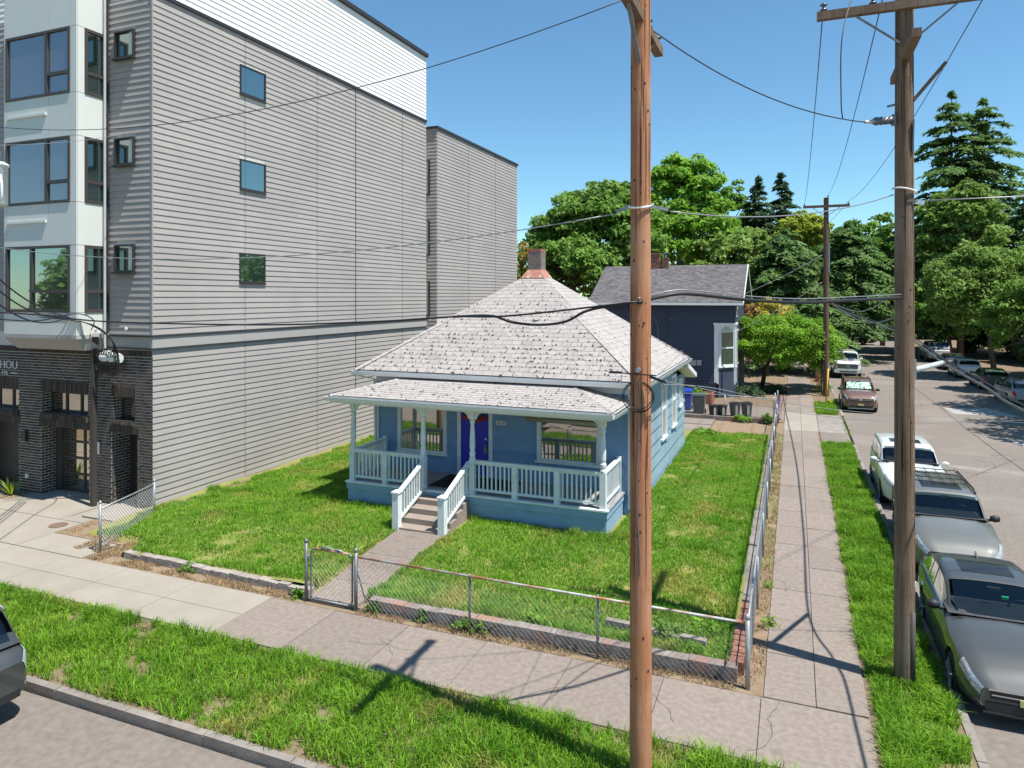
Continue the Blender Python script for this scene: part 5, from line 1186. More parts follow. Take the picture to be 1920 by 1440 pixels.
# ================================================================== cars
def apply_bool(o, cutters):
    for c in cutters:
        md = o.modifiers.new('cut', 'BOOLEAN'); md.operation = 'DIFFERENCE'; md.object = c; md.solver = 'EXACT'
    dg = bpy.context.evaluated_depsgraph_get(); me = bpy.data.meshes.new_from_object(o.evaluated_get(dg))
    o.modifiers.clear(); old = o.data; o.data = me; bpy.data.meshes.remove(old)
    for c in cutters: bpy.data.objects.remove(c)
def car(name, label, loc, rz, pnt, L=4.6, W=1.8, H=1.47, zb=.20, wr=.325, fo=.88, wb=2.65, nose=.72, cowl=.98, belt=.98, deck=1.0, tail=.92,
        xc=.62, xrf=-.02, xrr=-1.35, xrb=-2.0, roofw=.74, kind='sedan', rails=False, rack=False, sunroof=None, scale=.95, shade=False, glass_rear=True, trim=None, badge=False, group=None, antenna=False, pillars=None, lamp='lamp_red', sticker=False):
    """xc.. are metres from the car's middle, forward positive: cowl, roof front, roof rear, rear glass base"""
    T = thing(name, label, {'pickup': 'truck'}.get(kind, 'car'), loc, rz, group); s_ = scale
    hl = L / 2
    kx = [-hl, -hl + .12, -hl + .45, xrb, xrb + .3, 0, xc, xc + .35, hl - .55, hl - .16, hl]
    kz = [tail - .16, tail, deck, deck, belt, belt, cowl, cowl - .02, (nose + cowl) / 2 + .02, nose, nose - .13]
    zs = lambda x: float(np.interp(x, kx, kz))
    wv = lambda x: W / 2 * float(np.interp(x, [-hl, -hl + .10, -hl + .5, -hl + 1.2, hl - 1.3, hl - .5, hl - .14, hl], [.80, .90, .965, 1, 1, .965, .87, .72]))
    bz = lambda x: zb + float(np.interp(x, [-hl, -hl + .35, hl - .35, hl], [.14, 0, 0, .05]))
    def ring(x):
        w_, zt, z0 = wv(x), zs(x), bz(x); h = zt - z0; cr = float(np.interp(x, [-hl, -hl + .3, xrb, xc, hl - .3, hl], [.0, .03, .05, .06, .045, .0]))
        return [(0, z0 + .01), (.82 * w_, z0), (.965 * w_, z0 + .09), (w_, z0 + .42 * h), (.992 * w_, z0 + .62 * h), (.985 * w_, zt - .12), (.955 * w_, zt - .035), (.90 * w_, zt), (.62 * w_, zt + cr * .75), (0, zt + cr)]
    xs = sorted(set([-hl, -hl + .04, -hl + .1, -hl + .2, hl - .2, hl - .12, hl - .06, hl - .02, hl] + list(np.linspace(-hl + .3, hl - .3, 34))))
    def full(x):
        r_ = ring(x); return [(x * s_, y * s_, z * s_) for y, z in r_] + [(x * s_, -y * s_, z * s_) for y, z in r_[-2:0:-1]]
    P = [full(x) for x in xs]; m = len(P[0]); b = MB().grid(P, True); b.f = [f[::-1] for f in b.f]
    b.f.append(tuple(range(m))); b.f.append(tuple(range((len(P) - 1) * m, len(P) * m))[::-1])
    b.f[-2], b.f[-1] = b.f[-2], b.f[-1]
    body = b.build('body', 'paint_' + pnt, T, smooth=True)
    import bmesh
    bm = bmesh.new(); bm.from_mesh(body.data); bmesh.ops.recalc_face_normals(bm, faces=bm.faces); bm.to_mesh(body.data); bm.free()
    fx, rx = hl - fo, hl - fo - wb; cut = []
    for x in (fx, rx):
        for sg_ in (1, -1):
            c = MB().lathe([(wr + .055, -.30), (wr + .055, .30)], (x, sg_ * W / 2, wr * 1.0 + .01), 28, 'y'); c.v = [(a * s_, d * s_, e * s_) for a, d, e in c.v]
            co_ = c.build('cutter', 'black_plastic'); co_.location = T.location; co_.rotation_euler = T.rotation_euler
            bm = bmesh.new(); bm.from_mesh(co_.data); bmesh.ops.recalc_face_normals(bm, faces=bm.faces); bm.to_mesh(co_.data); bm.free(); cut.append(co_)
    bpy.context.view_layer.update(); apply_bool(body, cut)
    body.data.polygons.foreach_set('use_smooth', [True] * len(body.data.polygons))
    try: body.data.set_sharp_from_angle(angle=R(32))
    except Exception: pass
    S3 = lambda p: (p[0] * s_, p[1] * s_, p[2] * s_)
    def SB(mb, nm, mt, parent=T, smooth=False): mb.v = [S3(p) for p in mb.v]; return mb.build(nm, mt, parent, smooth=smooth)
    SB(MB().box(-hl + .3, hl - .3, -W / 2 + .28, W / 2 - .28, zb + .02, zb + .5), 'underbody', 'black_plastic')
    # greenhouse
    gx_ = sorted(set([xrb, xrr, xrf, xc] + list(np.linspace(xrb, xc, 30))))
    rk = [xrb, xrb + (xrr - xrb) * .55, xrr, xrr + .4, (xrr + xrf) / 2, xrf - .3, xrf, xrf + (xc - xrf) * .5, xc]
    rzv = [deck + .0, deck + (H - .05 - deck) * .62, H - .06, H - .015, H, H - .02, H - .06, cowl + (H - .06 - cowl) * .54, cowl + .0]
    zr = lambda x: float(np.interp(x, rk, rzv))
    rwv = lambda x: W / 2 * float(np.interp(x, [xrb, xrr, xrf, xc], [.84, roofw, roofw, .86]))
    wbv = lambda x: .915 * wv(x)
    zbv = lambda x: zs(x) - .02
    def gsec(x):
        a, c = wbv(x), rwv(x); zt = max(zr(x), zbv(x) + .03); e = min(.07, (zt - zbv(x)) * .4)
        return [(a, zbv(x)), (c + .012, zt - e), (c - .03, zt - e * .35), (c - .10, zt - .008), (c * .5, zt + .012), (0, zt + .018)]
    G = []
    for x in gx_: r_ = gsec(x); G.append([(x, y, z) for y, z in r_] + [(x, -y, z) for y, z in r_[-2::-1]])
    gb = MB().grid(G); gb.f = [f[::-1] for f in gb.f]
    pl_ = pillars or [xrb + .32, xrr + .35, (xrr + xrf) / 2 + .12, xc - .42]
    def open_(f):
        c = [sum(gb.v[i][k] for i in f) / len(f) for k in range(3)]; r_ = gsec(c[0])
        if abs(c[1]) < r_[2][0] * .97 and c[2] > r_[1][1] - .06: return xrf + .08 < c[0] < xc - .02 or (glass_rear and xrb + .1 < c[0] < xrr - .06)
        return False
    gb.f = [f for f in gb.f if not open_(f)]
    SB(gb, 'cabin', 'paint_' + pnt, smooth=True)
    def toppatch(x0, x1, f, nm, mt, off=.008, nx=8, ny=10, parent=T):
        rows_ = []
        for x in np.linspace(x0, x1, nx):
            r_ = gsec(x); sl_ = (zr(x + .02) - zr(x - .02)) / .04; nn = Vector((-sl_, 0, 1)).normalized() * off; row = []
            yy = [r_[5][0], r_[4][0], r_[3][0], r_[2][0], r_[1][0]]; zz = [r_[5][1], r_[4][1], r_[3][1], r_[2][1], r_[1][1]]
            for q in np.linspace(-f, f, ny):
                y = q * r_[2][0]; z = float(np.interp(abs(y), yy, zz)); row.append((x + nn.x, y, z + nn.z))
            rows_.append(row)
        g_ = MB().grid(rows_); return SB(g_, nm, mt, parent, smooth=True)
    toppatch(xrf + .06, xc - .04, .93, 'windshield', 'car_glass')
    if shade: toppatch(xrf + .12, xc - .10, .86, 'sun_shade', 'sunshade', .014)
    if glass_rear: toppatch(xrb + (.08 if kind == 'sedan' else (xrr - xrb) * .12), xrr - .05, .88, 'rear_window', 'car_glass')
    if sunroof: toppatch(sunroof[0], sunroof[1], .62, 'sunroof', 'roof_glass', .006)
    for sg_ in (1, -1):
        for x0, x1 in zip(pl_[:-1], pl_[1:]):
            rows_ = []
            for x in np.linspace(x0 + .035, x1 - .035, 7):
                r_ = gsec(x); (ya, za), (yb, zb_) = r_[0], r_[1]; fr_ = []
                for v in (.14, .55, .93): fr_.append((x, sg_ * (ya + (yb - ya) * v + .009), za + (zb_ - za) * v + .003))
                rows_.append(fr_)
            SB(MB().grid(rows_), 'side_window', 'car_glass', smooth=True)
        SB(MB().bar((pl_[0], sg_ * (wbv(pl_[0]) + .004), zbv(pl_[0]) + .045), (pl_[-1] + .1, sg_ * (wbv(pl_[-1]) + .004), zbv(pl_[-1]) + .045), .018, .022), 'belt_trim', 'chrome' if trim else 'black_plastic')
        # mirror
        SB(MB().lathe([(.001, -.11), (.06, -.09), (.085, 0), (.06, .09), (.001, .11)], (xc - .30, sg_ * (W / 2 + .08), belt + .08), 12, 'y').bar((xc - .28, sg_ * (wbv(xc - .3) - .02), belt + .03), (xc - .3, sg_ * (W / 2 + .05), belt + .05), .06, .05), 'mirror', 'paint_' + pnt if pnt == 'white' else 'black_plastic', smooth=True)
        for x in (-.05, -1.02): SB(MB().bar((x - .1, sg_ * (W / 2 * .995 + .012), belt - .16), (x + .1, sg_ * (W / 2 * .995 + .012), belt - .16), .025, .03), 'door_handle', 'chrome' if trim else 'paint_' + pnt)
        for x in (.70, -.42, -1.45):               # shut lines
            if abs(x) < hl - .6: SB(MB().add([(x - .006, sg_ * (W / 2 + .003), zb + .16), (x + .006, sg_ * (W / 2 + .003), zb + .16), (x + .006, sg_ * (W / 2 * .99 + .004), belt - .1), (x - .006, sg_ * (W / 2 * .99 + .004), belt - .1)], [(0, 1, 2, 3)]), 'door_gap', 'black_plastic')
        SB(MB().bar((rx + wr + .1, sg_ * (W / 2 * .975 + .01), zb + .07), (fx - wr - .1, sg_ * (W / 2 * .975 + .01), zb + .07), .02, .09), 'sill_trim', 'black_plastic')
        for x in (fx, rx):
            wl = SB(MB().lathe([(.001, -.105), (wr * .72, -.11), (wr * .95, -.10), (wr, -.06), (wr, .06), (wr * .95, .10), (wr * .72, .11), (.001, .105)], (x, sg_ * (W / 2 - .135), wr), 28, 'y'), 'wheel', 'tyre', smooth=False)
            rm = MB().lathe([(.001, .0), (wr * .62, .0), (wr * .70, .012 * sg_), (wr * .70, .02 * sg_), (wr * .62, .026 * sg_), (wr * .60, .004 * sg_), (.001, .004 * sg_)], (x, sg_ * (W / 2 - .026), wr), 24, 'y')
            SB(rm, 'rim_well', 'black_plastic', wl)
            sp = MB().lathe([(.001, 0), (wr * .16, 0), (wr * .16, .03 * sg_), (.001, .03 * sg_)], (x, sg_ * (W / 2 - .022), wr), 12, 'y')
            for k in range(5):
                a = k * 2 * math.pi / 5 + .3; c0 = Vector((x, sg_ * (W / 2 - .006), wr)); dd_ = Vector((math.cos(a), 0, math.sin(a)))
                sp.bar(c0 + dd_ * wr * .1, c0 + dd_ * wr * .66, .028, .055, up=(0, 1, 0))
            SB(sp, 'rim', 'rim', wl)
        if rails: SB(MB().tube([(xrr - .1, sg_ * (W / 2 * roofw - .04), H - .06), (xrr + .1, sg_ * (W / 2 * roofw - .05), H + .03), (xrf - .25, sg_ * (W / 2 * roofw - .05), H + .03), (xrf - .05, sg_ * (W / 2 * roofw - .04), H - .04)], .022, 6), 'roof_rail', 'black_plastic' if rack else 'galv_dark', smooth=True)
    # lamps as patches of the body skin
    def skin(x0, x1, v0, v1, sg_, nm, mt, off=.012):
        rows_ = []
        for x in np.linspace(x0, x1, 6):
            r_ = ring(x); row = []
            for v in np.linspace(v0, v1, 5):
                i = int(min(v, 8.999)); t_ = v - i; y = r_[i][0] + (r_[i + 1][0] - r_[i][0]) * t_; z = r_[i][1] + (r_[i + 1][1] - r_[i][1]) * t_
                row.append((x + math.copysign(off * .6, x), sg_ * (y + off * .7), z + off * .3))
            rows_.append(row)
        return SB(MB().grid(rows_), nm, mt, smooth=True)
    for sg_ in (1, -1):
        skin(hl - .42, hl - .005, 4.9, 6.9, sg_, 'headlight', 'lamp_clear')
        skin(-hl + .005, -hl + .26, 4.2, 6.6, sg_, 'tail_light', lamp)
    w0 = wv(hl)
    gz0, gz1 = nose - .28, nose - .15
    if kind == 'pickup':
        SB(MB().box(hl - .02, hl + .02, -w0 * .95, w0 * .95, zb + .42, nose - .12), 'grille', 'black_plastic')
        for z in np.linspace(zb + .48, nose - .18, 4): SB(MB().box(hl + .02, hl + .035, -w0 * .9, w0 * .9, z, z + .035), 'grille_bar', 'galv_dark')
        if badge: SB(MB().lathe([(.001, 0), (.12, 0), (.12, .02), (.001, .02)], (hl + .035, 0, (zb + nose) / 2 + .14), 20, 'x'), 'oval_badge', 'galv_dark')
        SB(MB().box(hl - .05, hl + .10, -W / 2 * .97, W / 2 * .97, zb + .10, zb + .34), 'bumper', 'chrome' if pnt != 'white' else 'paint_white'); SB(MB().box(hl + .10, hl + .11, -W * .3, W * .3, zb + .14, zb + .24), 'air_intake', 'black_plastic')
    else:
        SB(MB().box(hl - .03, hl + .014, -w0 * .80, w0 * .80, gz0, gz1), 'grille', 'black_plastic')
        SB(MB().box(hl - .02, hl + .024, -w0 * .84, w0 * .84, gz1, gz1 + .022), 'grille_bar', 'chrome'); SB(MB().box(hl + .012, hl + .022, -w0 * .78, w0 * .78, (gz0 + gz1) / 2 - .008, (gz0 + gz1) / 2 + .008), 'grille_bar', 'chrome')
        SB(MB().lathe([(.001, 0), (.055, 0), (.055, .015), (.001, .015)], (hl + .018, 0, (gz0 + gz1) / 2 + .02), 16, 'x'), 'badge', 'chrome')
        SB(MB().box(hl - .04, hl + .010, -w0 * .9, w0 * .9, zb + .07, zb + .20), 'air_intake', 'black_plastic'); SB(MB().box(hl - .04, hl + .03, -w0 * .95, w0 * .95, zb + .02, zb + .05), 'bumper_lip', 'black_plastic' if kind == 'sedan' else 'galv')
        for sg_ in (1, -1): SB(MB().lathe([(.001, 0), (.06, 0), (.06, .012), (.001, .012)], (hl - .02, sg_ * w0 * .92, zb + .17), 12, 'x'), 'fog_light', 'lamp_clear')
    SB(MB().box(hl + .022, hl + .030, -.15, .15, zb + .20, zb + .30), 'front_plate', 'plate'); SB(MB().box(-hl - .012, -hl - .002, -.15, .15, tail - .42, tail - .30), 'rear_plate', 'lap_white')
    SB(MB().box(-hl - .008, -hl + .05, -W * .36, W * .36, zb + .15, zb + .26), 'rear_bumper_trim', 'black_plastic')
    # wipers and cowl
    for y in (.35, -.25): SB(MB().bar((xc - .02, y + .25, cowl + .045), (xc - .10, y - .35, cowl + .075), .015, .015), 'wiper', 'black_plastic')
    SB(MB().bar((xc + .02, -W * .37, cowl + .03), (xc + .02, W * .37, cowl + .03), .07, .015), 'cowl', 'black_plastic')
    if rack:
        rkb = MB()
        for x in np.linspace(xrr + .15, xrf - .55, 4): rkb.tube([(x, -W * .34, H + .05), (x, W * .34, H + .05)], .013, 6)
        for y in np.linspace(-W * .33, W * .33, 6): rkb.tube([(xrr + .1, y, H + .065), (xrf - .5, y, H + .065), (xrf - .46, y, H + .02)], .010, 5)
        SB(rkb, 'roof_rack', 'black_plastic', smooth=True)
    if antenna: SB(MB().prism([(xrr + .1, -.012, H), (xrr + .3, -.012, H), (xrr + .12, -.012, H + .08)], (0, .024, 0)), 'antenna', 'paint_' + pnt)
    # seats, dash and wheel behind the glass
    fl_ = [[(x, f_ * wbv(x) * .97, zs(x) + .078) for f_ in np.linspace(-1, 1, 5)] for x in np.linspace(xrb + .05, xc - .02, 12)]
    inn = SB(MB().grid(fl_), 'interior', 'car_inside')
    SB(MB().hexa([(xc - .55, -W * .38, cowl + .03), (xc - .02, -W * .36, cowl + .03), (xc - .02, W * .36, cowl + .03), (xc - .55, W * .38, cowl + .03), (xc - .50, -W * .37, cowl + .13), (xc - .16, -W * .35, cowl + .10), (xc - .16, W * .35, cowl + .10), (xc - .50, W * .37, cowl + .13)]), 'dashboard', 'car_inside', inn)
    for xs0, ys in ((-.35, (.38, -.38)), (-1.25, (.40, 0, -.40))):
        if xs0 < xrr + .2: continue
        for y in ys:
            z0 = belt + .06; z1 = min(H - .20, belt + .30)
            SB(MB().hexa([(xs0 - .10, y - .22, z0), (xs0 + .06, y - .22, z0), (xs0 + .06, y + .22, z0), (xs0 - .10, y + .22, z0), (xs0 - .20, y - .17, z1), (xs0 - .10, y - .17, z1), (xs0 - .10, y + .17, z1), (xs0 - .20, y + .17, z1)]), 'seat_back', 'car_inside', inn)
            SB(MB().box(xs0 - .22, xs0 - .13, y - .11, y + .11, z1 + .02, min(z1 + .15, H - .06)), 'headrest', 'car_inside', inn)
    SB(MB().tube([(xc - .62 + .06 * math.sin(a), .38 + .18 * math.cos(a), cowl + .10 + .14 * math.sin(a)) for a in np.linspace(0, 6.283, 17)], .014, 5), 'steering_wheel', 'black_plastic', inn)
    SB(MB().box(xrf + .14, xrf + .17, -.10, .10, H - .16, H - .10), 'rear_view_mirror', 'black_plastic', inn)
    if sticker: x = xrf + .30; SB(MB().box(x + .02, x + .026, .08, .18, zr(x) - .03, zr(x) + .03), 'windscreen_tag', 'sticker_green', inn)
    return T
ZR = -.128
FACE, AWAY = R(-90), R(90)
SUV = dict(kind='suv', H=1.66, nose=.88, cowl=1.10, belt=1.08, deck=1.12, tail=1.05, xc=.95, xrf=.28, xrr=-1.85, xrb=-2.2, roofw=.80, wr=.345, zb=.23)
car('grey_sedan', 'dark grey sedan with sunroof parked beside the side grass strip', (3.07, 13.95, ZR), FACE, 'charcoal', L=4.66, W=1.79, H=1.46, sunroof=(-.75, -.18), xc=.86, xrf=.05, xrr=-1.25, xrb=-1.95, roofw=.76, trim=True, antenna=True, sticker=True)
car('silver_wagon', 'silver-green crossover with black roof rack behind the dark sedan', (3.25, 19.35, ZR), FACE, 'silver_green', L=4.75, W=1.83, **{**SUV, 'xc': 1.0, 'xrf': .32}, rails=True, rack=True, sunroof=(-.42, .12), trim=True)
car('white_crossover', 'white crossover with dark sunroof parked beside the end of the grass strip', (3.22, 24.75, ZR), FACE, 'white', L=4.6, W=1.85, **{**SUV, 'nose': .92, 'cowl': 1.13, 'belt': 1.10}, sunroof=(-.55, .0), antenna=True)
car('bronze_crossover', 'bronze-brown crossover with colourful windscreen shade', (3.22, 42.65, ZR), FACE, 'bronze', L=4.28, W=1.80, **{**SUV, 'nose': .95, 'cowl': 1.12}, rails=True, shade=True)
TRK = dict(kind='pickup', H=1.98, nose=1.28, cowl=1.40, belt=1.36, deck=1.40, tail=1.3, zb=.38, wr=.42, fo=.95, wb=3.9, roofw=.82, W=2.03, L=6.3)
car('white_pickup', 'white pickup truck with black grille and chrome bumper parked behind the bronze crossover', (3.68, 60.2, ZR), FACE, 'white', **TRK, xc=1.35, xrf=.75, xrr=-2.5, xrb=-3.0, badge=True, pillars=[-1.2, -.2, 1.0])
car('silver_sedan', 'silver sedan parked at the far kerb with pale tail lights', (12.0, 48.3, ZR), AWAY, 'silver', L=4.75, W=1.82, H=1.46)
car('olive_sedan', 'dark olive sedan with red tail lights behind the silver sedan', (12.1, 55.4, ZR), AWAY, 'dark_olive', L=4.7, W=1.8, H=1.44)
car('white_hatchback', 'white hatchback parked at the far kerb under the street trees', (12.0, 62.3, ZR), AWAY, 'white', L=4.3, W=1.78, kind='suv', H=1.5, nose=.8, cowl=1.0, belt=1.0, deck=1.02, tail=1.0, xc=.85, xrf=.1, xrr=-1.6, xrb=-2.0)
car('dark_sedan', 'small dark sedan half hidden before the white hatchback', (12.3, 68.7, ZR), AWAY, 'grey', L=4.4, W=1.75, H=1.42)
car('silver_pickup', 'silver pickup truck with dark canopy at the far kerb', (12.35, 76.5, ZR), AWAY, 'silver', **{**TRK, 'L': 5.6, 'wb': 3.4}, xc=1.1, xrf=.5, xrr=-2.3, xrb=-2.7)
car('black_van', 'black van in deep shade where the street ends', (7.2, 99.0, ZR), R(170), 'black', L=5.0, W=1.9, **{**SUV, 'H': 1.85})
car('black_car', 'black car parked behind the street tree trunks', (22.5, 80, ZR), R(8), 'black', L=4.6, W=1.8, H=1.5)
car('charcoal_suv', 'dark charcoal suv at the front kerb, rear towards the lawn', (-12.62, 6.05, ZR), R(180), 'grey', L=4.75, W=1.88, **SUV, rails=True, lamp='lamp_clear')
car('white_sedan', 'white sedan on the front street, seen only mirrored in the porch window', (-7.4, 3.7, ZR), R(180), 'white', L=4.7, W=1.82, H=1.45)
# ================================================================== plants
def leaves(P, N, size, asp=.55, jitter=.9, r=None):
    """quads at points P, roughly facing N"""
    r = r or rng; n = len(P); N = N + r.normal(0, jitter, (n, 3)); N /= np.linalg.norm(N, axis=1, keepdims=True) + 1e-9
    t = r.normal(0, 1, (n, 3)); t -= (t * N).sum(1, keepdims=True) * N; t /= np.linalg.norm(t, axis=1, keepdims=True) + 1e-9
    b = np.cross(N, t); s = size * r.uniform(.6, 1.3, (n, 1)); bend = N * s * .25
    V = np.stack([P - t * s, P + b * s * asp + bend, P + t * s, P - b * s * asp + bend], 1).reshape(-1, 3)
    return V, np.arange(4 * n).reshape(n, 4)
def crown_mesh(name, blobs, per, size, mat, r, flat=1.0):
    Vs, T = [], []
    for c, rad, tn in blobs:
        k = max(6, int(per * rad ** 2)); d = r.normal(0, 1, (k, 3)); d /= np.linalg.norm(d, axis=1, keepdims=True)
        d[:, 2] = np.where(r.random(k) < .25, d[:, 2], np.abs(d[:, 2]) * .95 - .18)
        q = rad * r.uniform(.55, 1.08, (k, 1)) * d * np.array([1, 1, flat]) + c
        V, _ = leaves(q, d * .6 + np.array([.25, -.15, .8]), size, jitter=.7, r=r); Vs.append(V); T.append(np.full(k, tn) + r.uniform(-.28, .28, k))
    V = np.concatenate(Vs); n = len(V) // 4
    return np_mesh(name, V, np.arange(4 * n).reshape(n, 4), mat, np.concatenate(T))
def limbs(mb, base, tips, r0, r):
    for t in tips:
        m = Vector(base).lerp(Vector(t), .5) + Vector((r.normal(0, .2), r.normal(0, .2), .1)); mb.tube([base, m, t], [r0, r0 * .6, r0 * .22], 6)
DENSE = 1.55
def tree(label, x, y, z0, crown_c, crown_r, mat, leaf=.2, nblob=60, per=120, trunk=.25, seed=1, name='tree', cat='tree', blob=.23, group=None, flat=.8, shell=.55, top=None):
    r = np.random.default_rng(seed); t = thing(name, label, cat, (x, y, z0), 0, group)
    cc = Vector(crown_c) - Vector((x, y, z0)); R3 = np.array(crown_r)
    blobs = []
    for i in range(int(nblob * 1.6)):
        d = r.normal(0, 1, 3); d /= np.linalg.norm(d); rad = (shell + (1 - shell) * r.random() ** .6) * r.uniform(.9, 1.08)
        if d[2] < -.35 and r.random() < .6: d[2] *= -1
        p = d * R3 * rad; br = blob * R3.min() * r.uniform(.5, 1.5) * (1.2 - .35 * abs(d[2]))
        blobs.append((np.array(cc) + p, br, r.uniform(-.22, .22)))
    link('crown', crown_mesh('crown', blobs, per * DENSE, leaf * .92, mat, r, flat), t)
    mb = MB(); zc = cc.z - crown_r[2] * .45
    mb.tube([(0, 0, -.2), (cc.x * .2 + r.normal(0, .1), cc.y * .2, zc * .5), (cc.x * .6, cc.y * .6, zc)], [trunk * 1.25, trunk, trunk * .7], 10)
    tips = [tuple(b[0]) for b in blobs[:14]]; limbs(mb, (cc.x * .6, cc.y * .6, zc), tips, trunk * .45, r)
    mb.build('trunk', 'bark', t, smooth=True)
    return t
def px_tree(label, px, py, d, rpx, rpy, mat, depth=.8, z0=0.0, base=None, **k):
    """crown centre at pixel (px,py), depth d, half sizes in pixels"""
    c = ray(px, py, d); rx, rz_ = rpx / F_ * d, rpy / F_ * d
    b = base if base is not None else (c.x, c.y)
    return tree(label, b[0], b[1], z0, c, (rx, rx * depth, rz_), mat, **k)
def conifer(label, x, y, h, rad, mat, seed, nlev=26, per=8, droop=.16, size=.30, name='conifer', trunk=.35, z_low=.08, two=0.0, cat='tree', pw=.7, dens=20):
    r = np.random.default_rng(seed); t = thing(name, label, cat, (x, y, 0)); Vs, T, tb = [], [], MB()
    stems = [(0, 0, 1.0)] if not two else [(-two, 0, 1.0), (two, .6, .965)]
    for sx_, sy_, sh_ in stems:
        tb.tube([(sx_ * .2, sy_ * .2, -.3), (sx_, sy_, h * sh_ * .45), (sx_, sy_, h * sh_ * .99)], [trunk, trunk * .6, .03], 8)
        for i in range(nlev):
            f = i / (nlev - 1); z = h * sh_ * (z_low + (1 - z_low) * f); Rl = rad * (1 - f) ** pw + .25
            for k in range(per):
                a = r.uniform(0, 6.283); Lb = Rl * r.uniform(.5, 1.12); ca_, sa_ = math.cos(a), math.sin(a); zz = z + r.normal(0, h / nlev * .22)
                n = max(10, int(Lb * dens)); u = r.random(n) ** .7; up = .12 * Lb
                cx_ = sx_ + ca_ * u * Lb; cy_ = sy_ + sa_ * u * Lb; cz_ = zz + up * np.sin(u * 2.4) - droop * Lb * u ** 2.2
                wd = (.12 + .20 * Lb * (1 - np.abs(u - .5) * 1.3).clip(.1)) * r.normal(0, .6, n)
                P = np.stack([cx_ - sa_ * wd, cy_ + ca_ * wd, cz_ - np.abs(wd) * .3 - .06 * r.random(n)], 1)
                V, _ = leaves(P, np.tile(np.array([ca_ * .3, sa_ * .3, 1.0]), (n, 1)), size, .30, .45, r); Vs.append(V); T.append(np.full(n, r.uniform(-.2, .25)) + r.uniform(-.2, .2, n))
                if k % 3 == 0: tb.tube([(sx_, sy_, zz), (sx_ + ca_ * Lb * .85, sy_ + sa_ * Lb * .85, zz + up * .6 - droop * Lb * .5)], [.05, .012], 4, cap=False)
    V = np.concatenate(Vs); n = len(V) // 4
    link('crown', np_mesh('crown', V, np.arange(4 * n).reshape(n, 4), mat, np.concatenate(T)), t); tb.build('trunk', 'bark', t, smooth=True)
    return t
# trees behind the houses
px_tree('big dark-green oak behind the chimney of the blue house', 1120, 455, 60, 112, 112, 'leaf_mid', seed=3, nblob=120, per=95, leaf=.26, blob=.24, trunk=.45)
px_tree('lower leafy crown between chimney and navy roof', 1075, 510, 56, 80, 62, 'leaf_mid', seed=4, nblob=70, per=110, leaf=.22, blob=.26)
px_tree('tallest bright-green tree behind the navy house', 1275, 398, 76, 78, 108, 'leaf_bright', seed=5, nblob=110, per=80, leaf=.30, blob=.24, trunk=.5)
px_tree('broad bright tree close behind the brick chimneys', 1310, 455, 64, 95, 58, 'leaf_bright', seed=6, nblob=80, per=95, leaf=.25)
px_tree('rounded green tree between the tall bright tree and the firs', 1365, 415, 82, 48, 70, 'leaf_mid', seed=7, nblob=60, per=80, leaf=.30)
px_tree('fine-leaved olive tree rising behind the navy gable', 1385, 490, 60, 95, 60, 'leaf_olive', seed=8, nblob=90, per=105, leaf=.20)
px_tree('golden-leaved small tree past the corner of the grey building', 978, 490, 56, 20, 36, 'leaf_gold', seed=9, nblob=22, per=200, leaf=.14, trunk=.12)
q = ray(1423, 470, 78); conifer('dark fir, left of the pair behind the yellow-green tree', q.x, q.y, 19.0, 5.4, 'leaf_fir', 11, 26, 10, size=.42, dens=24, pw=.85)
q = ray(1465, 470, 80); conifer('dark fir, right of the pair behind the yellow-green tree', q.x, q.y, 19.8, 5.8, 'leaf_fir', 12, 26, 10, size=.42, dens=24, pw=.85)
px_tree('yellow-green maple before the dark firs', 1508, 440, 70, 50, 40, 'leaf_yg', seed=13, nblob=70, per=100, leaf=.24)
# the dark cedar overhanging the street and the masses round it
q = ray(1470, 560, 56); conifer('broad dark cedar with drooping boughs above the navy house garden', q.x, q.y, 11.2, 5.6, 'leaf_cedar', 14, 20, 11, .18, .30, z_low=.12, pw=.5, dens=24)
q = ray(1590, 545, 66); conifer('dark cedar overhanging the end of the side street', q.x, q.y, 12.8, 5.4, 'leaf_cedar', 15, 22, 11, .24, .32, z_low=.22, pw=.5, dens=24)
px_tree('green broadleaf tree beside the slim far pole', 1600, 485, 78, 62, 66, 'leaf_mid', seed=16, nblob=70, per=80, leaf=.28)
px_tree('rounded dark tree behind the weathered pole', 1655, 470, 86, 46, 70, 'leaf_mid', seed=17, nblob=60, per=70, leaf=.3)
px_tree('dark tree closing the view at the street end', 1650, 560, 104, 85, 68, 'leaf_fir', seed=18, nblob=80, per=60, leaf=.36)
px_tree('shady tree behind the parked black car', 1760, 560, 100, 85, 85, 'leaf_fir', seed=19, nblob=80, per=60, leaf=.36)
px_tree('leafy tree filling the gap behind the slim far pole', 1555, 505, 86, 66, 58, 'leaf_mid', seed=31, nblob=70, per=70, leaf=.3)
px_tree('dark leafy tree over the street end, left of the weathered pole', 1540, 560, 88, 70, 50, 'leaf_mid', seed=32, nblob=70, per=70, leaf=.3)
px_tree('tall green tree between weathered pole and big cedar', 1700, 510, 96, 60, 85, 'leaf_mid', seed=33, nblob=80, per=60, leaf=.34)
